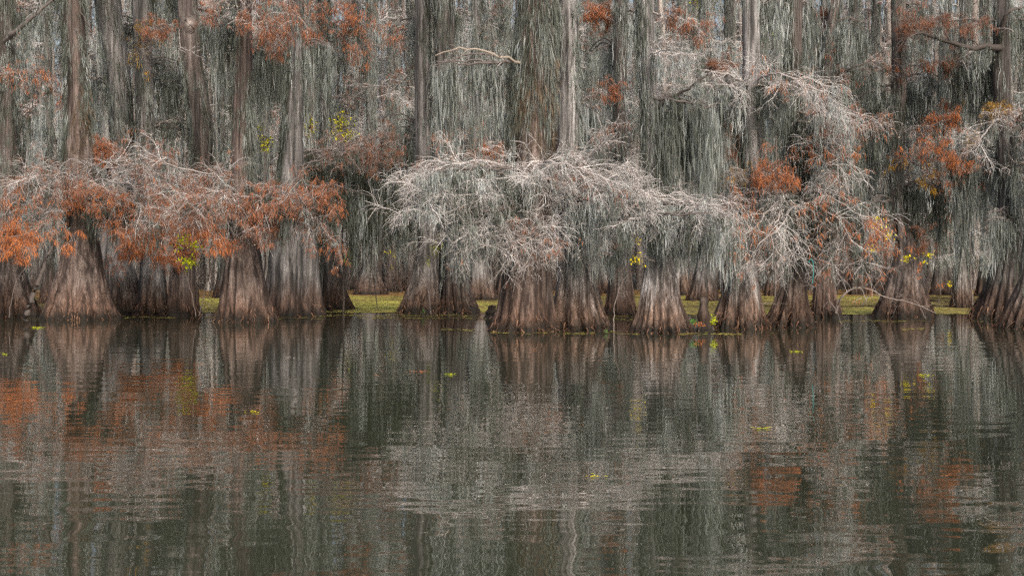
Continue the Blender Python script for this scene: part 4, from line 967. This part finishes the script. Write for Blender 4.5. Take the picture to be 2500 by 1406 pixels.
vine('low_plant', 'low yellow green plant between the upright knee and the dark stained base', 40.9, [(1741, 808), (1741, 795), (1742, 780)],
     [(1742, 783, 6, 14, 70)], 'lime', .09, 21, hang=0, tint=.55)
vine('low_plant', 'tiny green sprig at the waterline of the dark grey spreading base', 53.5, [(1032, 770), (1033, 764), (1034, 758)],
     [(1033, 760, 4, 6, 26)], 'green', .09, 22, hang=-.1, tint=.8)
vine('water_plant', 'tiny pale green water plant left of the vase shaped base', 40, [(1480, 815), (1480, 812), (1481, 808)],
     [(1480, 810, 5, 4, 22)], 'green', .05, 23, hang=-.3, tint=.95)

def knee(label, px, y0, y1, w0, w1, mat, seed, d=None, lean=0, bend=0):
    d = d or dist(y0); r = np.random.default_rng(seed)
    n, k = 26, 20
    u = np.linspace(0, 1, n); Z = (CH - (y1 - YH) / F * d) * u; th = np.arange(k) / k * 2 * PI
    w = (w0 * (1 - u) ** 1.6 + w1 * (1 - (1 - u) ** 1.6)) / F * d
    w = w * np.where(u > .86, np.sqrt(np.clip(1 - ((u - .86) / .145) ** 2, 0, 1)), 1) * (1 + .10 * np.sin(u * 14 + seed))
    cx = (px - CX) / F * d + (lean * u + bend * np.sin(u * PI)) / F * d
    rf = 1 + .16 * np.abs(np.cos(th * 3.5 + r.uniform(0, 3)))[None] * (1.2 - u[:, None]) + .05 * np.sin(5 * th[None] + 9 * u[:, None])
    V = np.stack([cx[:, None] + w[:, None] * rf * np.cos(th), d + w[:, None] * rf * np.sin(th), (Z - .05 * (1 - u))[:, None] + 0 * th], -1)
    g = Geo(); g.add(V.reshape(-1, 3), grid_quads(n, k), .5)
    org = np.array([cx[0], d, 0]); o = g.build('cypress_knee', M[mat], None, org); o.location = org
    tag(o, label, 'cypress knee', 'cypress knees standing out of the water')
    return o
knee('tall twisted grey knee standing alone between two big bases right of the middle', 1722, 808, 725, 18, 10, 'brown', 1, lean=-2, bend=-3)
knee('short orange tipped knee at the left flank of the stout pinkish base', 83, 779, 748, 6, 4, 'red', 2)
knee('slim knee left of three under the yellow green vine', 424, 771, 672, 14, 7, 'brown', 3, lean=3)
knee('slim knee middle of three under the yellow green vine', 449, 770, 678, 16, 6, 'brown', 4, lean=-4)
knee('dark slim knee right of three under the yellow green vine', 478, 768, 690, 12, 6, 'dark', 5)
knee('pale stubby knee in the gap right of the reddish bell shaped base', 655, 779, 735, 8, 4, 'pale', 6)
knee('dark hunched knee at the left foot of the thick vine wrapped cypress', 1196, 776, 744, 15, 9, 'dark', 7, lean=6)
knee('grey knee at the right foot of the slanting pinkish cypress', 2044, 776, 730, 14, 6, 'grey', 8)

def stick(name, label, d, pts, r0, seed, n=(5, 3), t=.5, cat='branch', mat='wood', L=.5):
    r = np.random.default_rng(seed)
    P = smooth_path(at([p[0] for p in pts], [p[1] for p in pts], [d] * len(pts)), 18, r, .015)[None]
    R = (r0 * np.linspace(1, .35, 18))[None]
    g = Geo(); tubes(g, P, R, 7, t)
    org = P[0, 0].copy()
    gt = Geo()
    Q, RQ = P, R
    for k, m_ in enumerate(n):
        Q, RQ = children(Q, RQ, m_, L * .5 ** k, r, S=5, wob=.35, rmin=.007); tubes(gt, Q, RQ, 4, t + .05)
    if not n: P = None
    e = empty(name, org, label, cat)
    g.build('stem', M[mat], e, org); gt.build('twig_tuft', M[mat], e, org)
    return e
stick('bare_bough', 'bare grey bough arching low over the water to the knobbly based cypress', 45.2, [(2040, 765), (2046, 735), (2062, 712), (2090, 697), (2120, 700), (2145, 718), (2160, 730), (2200, 733), (2240, 742), (2285, 765)], .035, 1, t=.55)
stick('dead_sapling', 'leafless pale sapling stem with forked twigs before the left base', 45, [(22, 775), (36, 690), (60, 655), (80, 638), (86, 600)], .011, 2, t=.5, n=(5, 3), L=.35)
stick('leaning_log', 'dark log leaning up to the right against the stout pinkish base', 46.5, [(62, 780), (78, 722), (98, 680), (128, 600)], .11, 3, n=(), t=.15)
stick('dead_stick', 'thin stick lying across the foot of the split ribbed base', 39.5, [(1852, 742), (1880, 740), (1920, 741)], .009, 4, n=(), t=.45, L=.2)
stick('dead_sapling', 'bare twiggy stem rising right of the dark reddish cypress', 41.5, [(1500, 815), (1497, 770), (1510, 700), (1530, 670), (1575, 660)], .018, 5, n=(6, 3), t=.6)
stick('dead_sapling', 'crooked bare stem in the weedy opening before the tent shaped base', 60, [(921, 756), (915, 700), (905, 640), (880, 600), (860, 560)], .022, 6, n=(6, 3), t=.25)
stick('dead_sapling', 'bare stem climbing past the left end of the dark middle clump', 52.5, [(1052, 766), (1045, 700), (1030, 660), (1000, 620)], .02, 7, n=(7, 4), t=.6)
stick('dead_sapling', 'fine drooping bare stem before the wide knobbly base', 45.8, [(2260, 778), (2245, 745), (2225, 728), (2180, 735), (2170, 765)], .016, 8, n=(8, 4), t=.4)

# thin teal hanger left hanging in the branches
d = 39.2; r = np.random.default_rng(3)
P = smooth_path(at([1974, 1976, 1980, 1985, 1985.5, 1986, 1983.5, 1984], [641, 634, 630, 637, 655, 675, 683, 692], [d] * 8), 24, r)[None]
g = Geo(); tubes(g, P, np.full((1, 24), .011), 6, .6)
org = P[0, 0].copy(); o = g.build('metal_hanger', M['teal'], None, org); o.location = org
tag(o, 'thin teal metal hanger hooked among the bare branches of the split ribbed cypress', 'hanger')

# ------------------------------------------------------------------ light, camera
w = bpy.data.worlds.new('World'); sc.world = w; w.use_nodes = True
nt = w.node_tree; nd = nt.nodes; nd.clear()
sky = nd.new('ShaderNodeTexSky'); sky.sky_type = 'NISHITA'; sky.sun_disc = False
EL, AZ = math.radians(40), math.radians(158)       # overcast: a broad soft sun high behind the camera, a little to its right
sky.sun_elevation = EL; sky.sun_rotation = AZ; sky.air_density = 1.0; sky.dust_density = 8.0; sky.ozone_density = .3
bg = nd.new('ShaderNodeBackground'); bg.inputs[1].default_value = .15
nt.links.new(sky.outputs[0], bg.inputs[0])
ow = nd.new('ShaderNodeOutputWorld'); nt.links.new(bg.outputs[0], ow.inputs[0])
L = bpy.data.lights.new('sun', 'SUN'); L.energy = 1.5; L.angle = math.radians(10); L.color = (1, .975, .945)
lo = bpy.data.objects.new('sun', L); COL.objects.link(lo)
from mathutils import Vector
sd = Vector((math.sin(AZ) * math.cos(EL), math.cos(AZ) * math.cos(EL), math.sin(EL)))
lo.rotation_euler = (-sd).to_track_quat('-Z', 'Y').to_euler(); lo.location = (20, -30, 40)

cam = bpy.data.cameras.new('camera'); co = bpy.data.objects.new('camera', cam); COL.objects.link(co)
cam.sensor_width = 36; cam.lens = 36 * F / 2500; cam.shift_y = (YH - 703) / 2500
cam.clip_end = 2000
co.location = (0, 0, CH); co.rotation_euler = (PI / 2, 0, 0)
sc.camera = co
sc.view_settings.view_transform = 'Standard'; sc.view_settings.look = 'None'
sc.view_settings.exposure = .95; sc.view_settings.gamma = 1
sc.cycles.max_bounces = 5; sc.cycles.diffuse_bounces = 2; sc.cycles.glossy_bounces = 3; sc.cycles.transmission_bounces = 3
sc.cycles.use_denoising = False; sc.cycles.denoiser = 'OPENIMAGEDENOISE'; sc.cycles.denoising_input_passes = 'RGB_ALBEDO_NORMAL'; sc.cycles.denoising_prefilter = 'NONE'
HAZE = 0.0
if HAZE:
    bpy.ops.mesh.primitive_cube_add(size=1, location=(0, 100, 24)); hz = bpy.context.object; hz.scale = (500, 400, 56)
    hz.name = 'haze'; tag(hz, 'thin autumn haze hanging in the swamp', 'haze', kind='stuff')
    m, nt, nd, ln = new_mat('haze'); v = nd.new('ShaderNodeVolumePrincipled'); v.inputs['Density'].default_value = HAZE; v.inputs['Color'].default_value = (.9, .92, .95, 1); v.inputs['Anisotropy'].default_value = .2
    o_ = nd.new('ShaderNodeOutputMaterial'); ln.new(v.outputs[0], o_.inputs['Volume']); hz.data.materials.append(m)
print('QUADS', sum(len(m.polygons) for m in bpy.data.meshes))
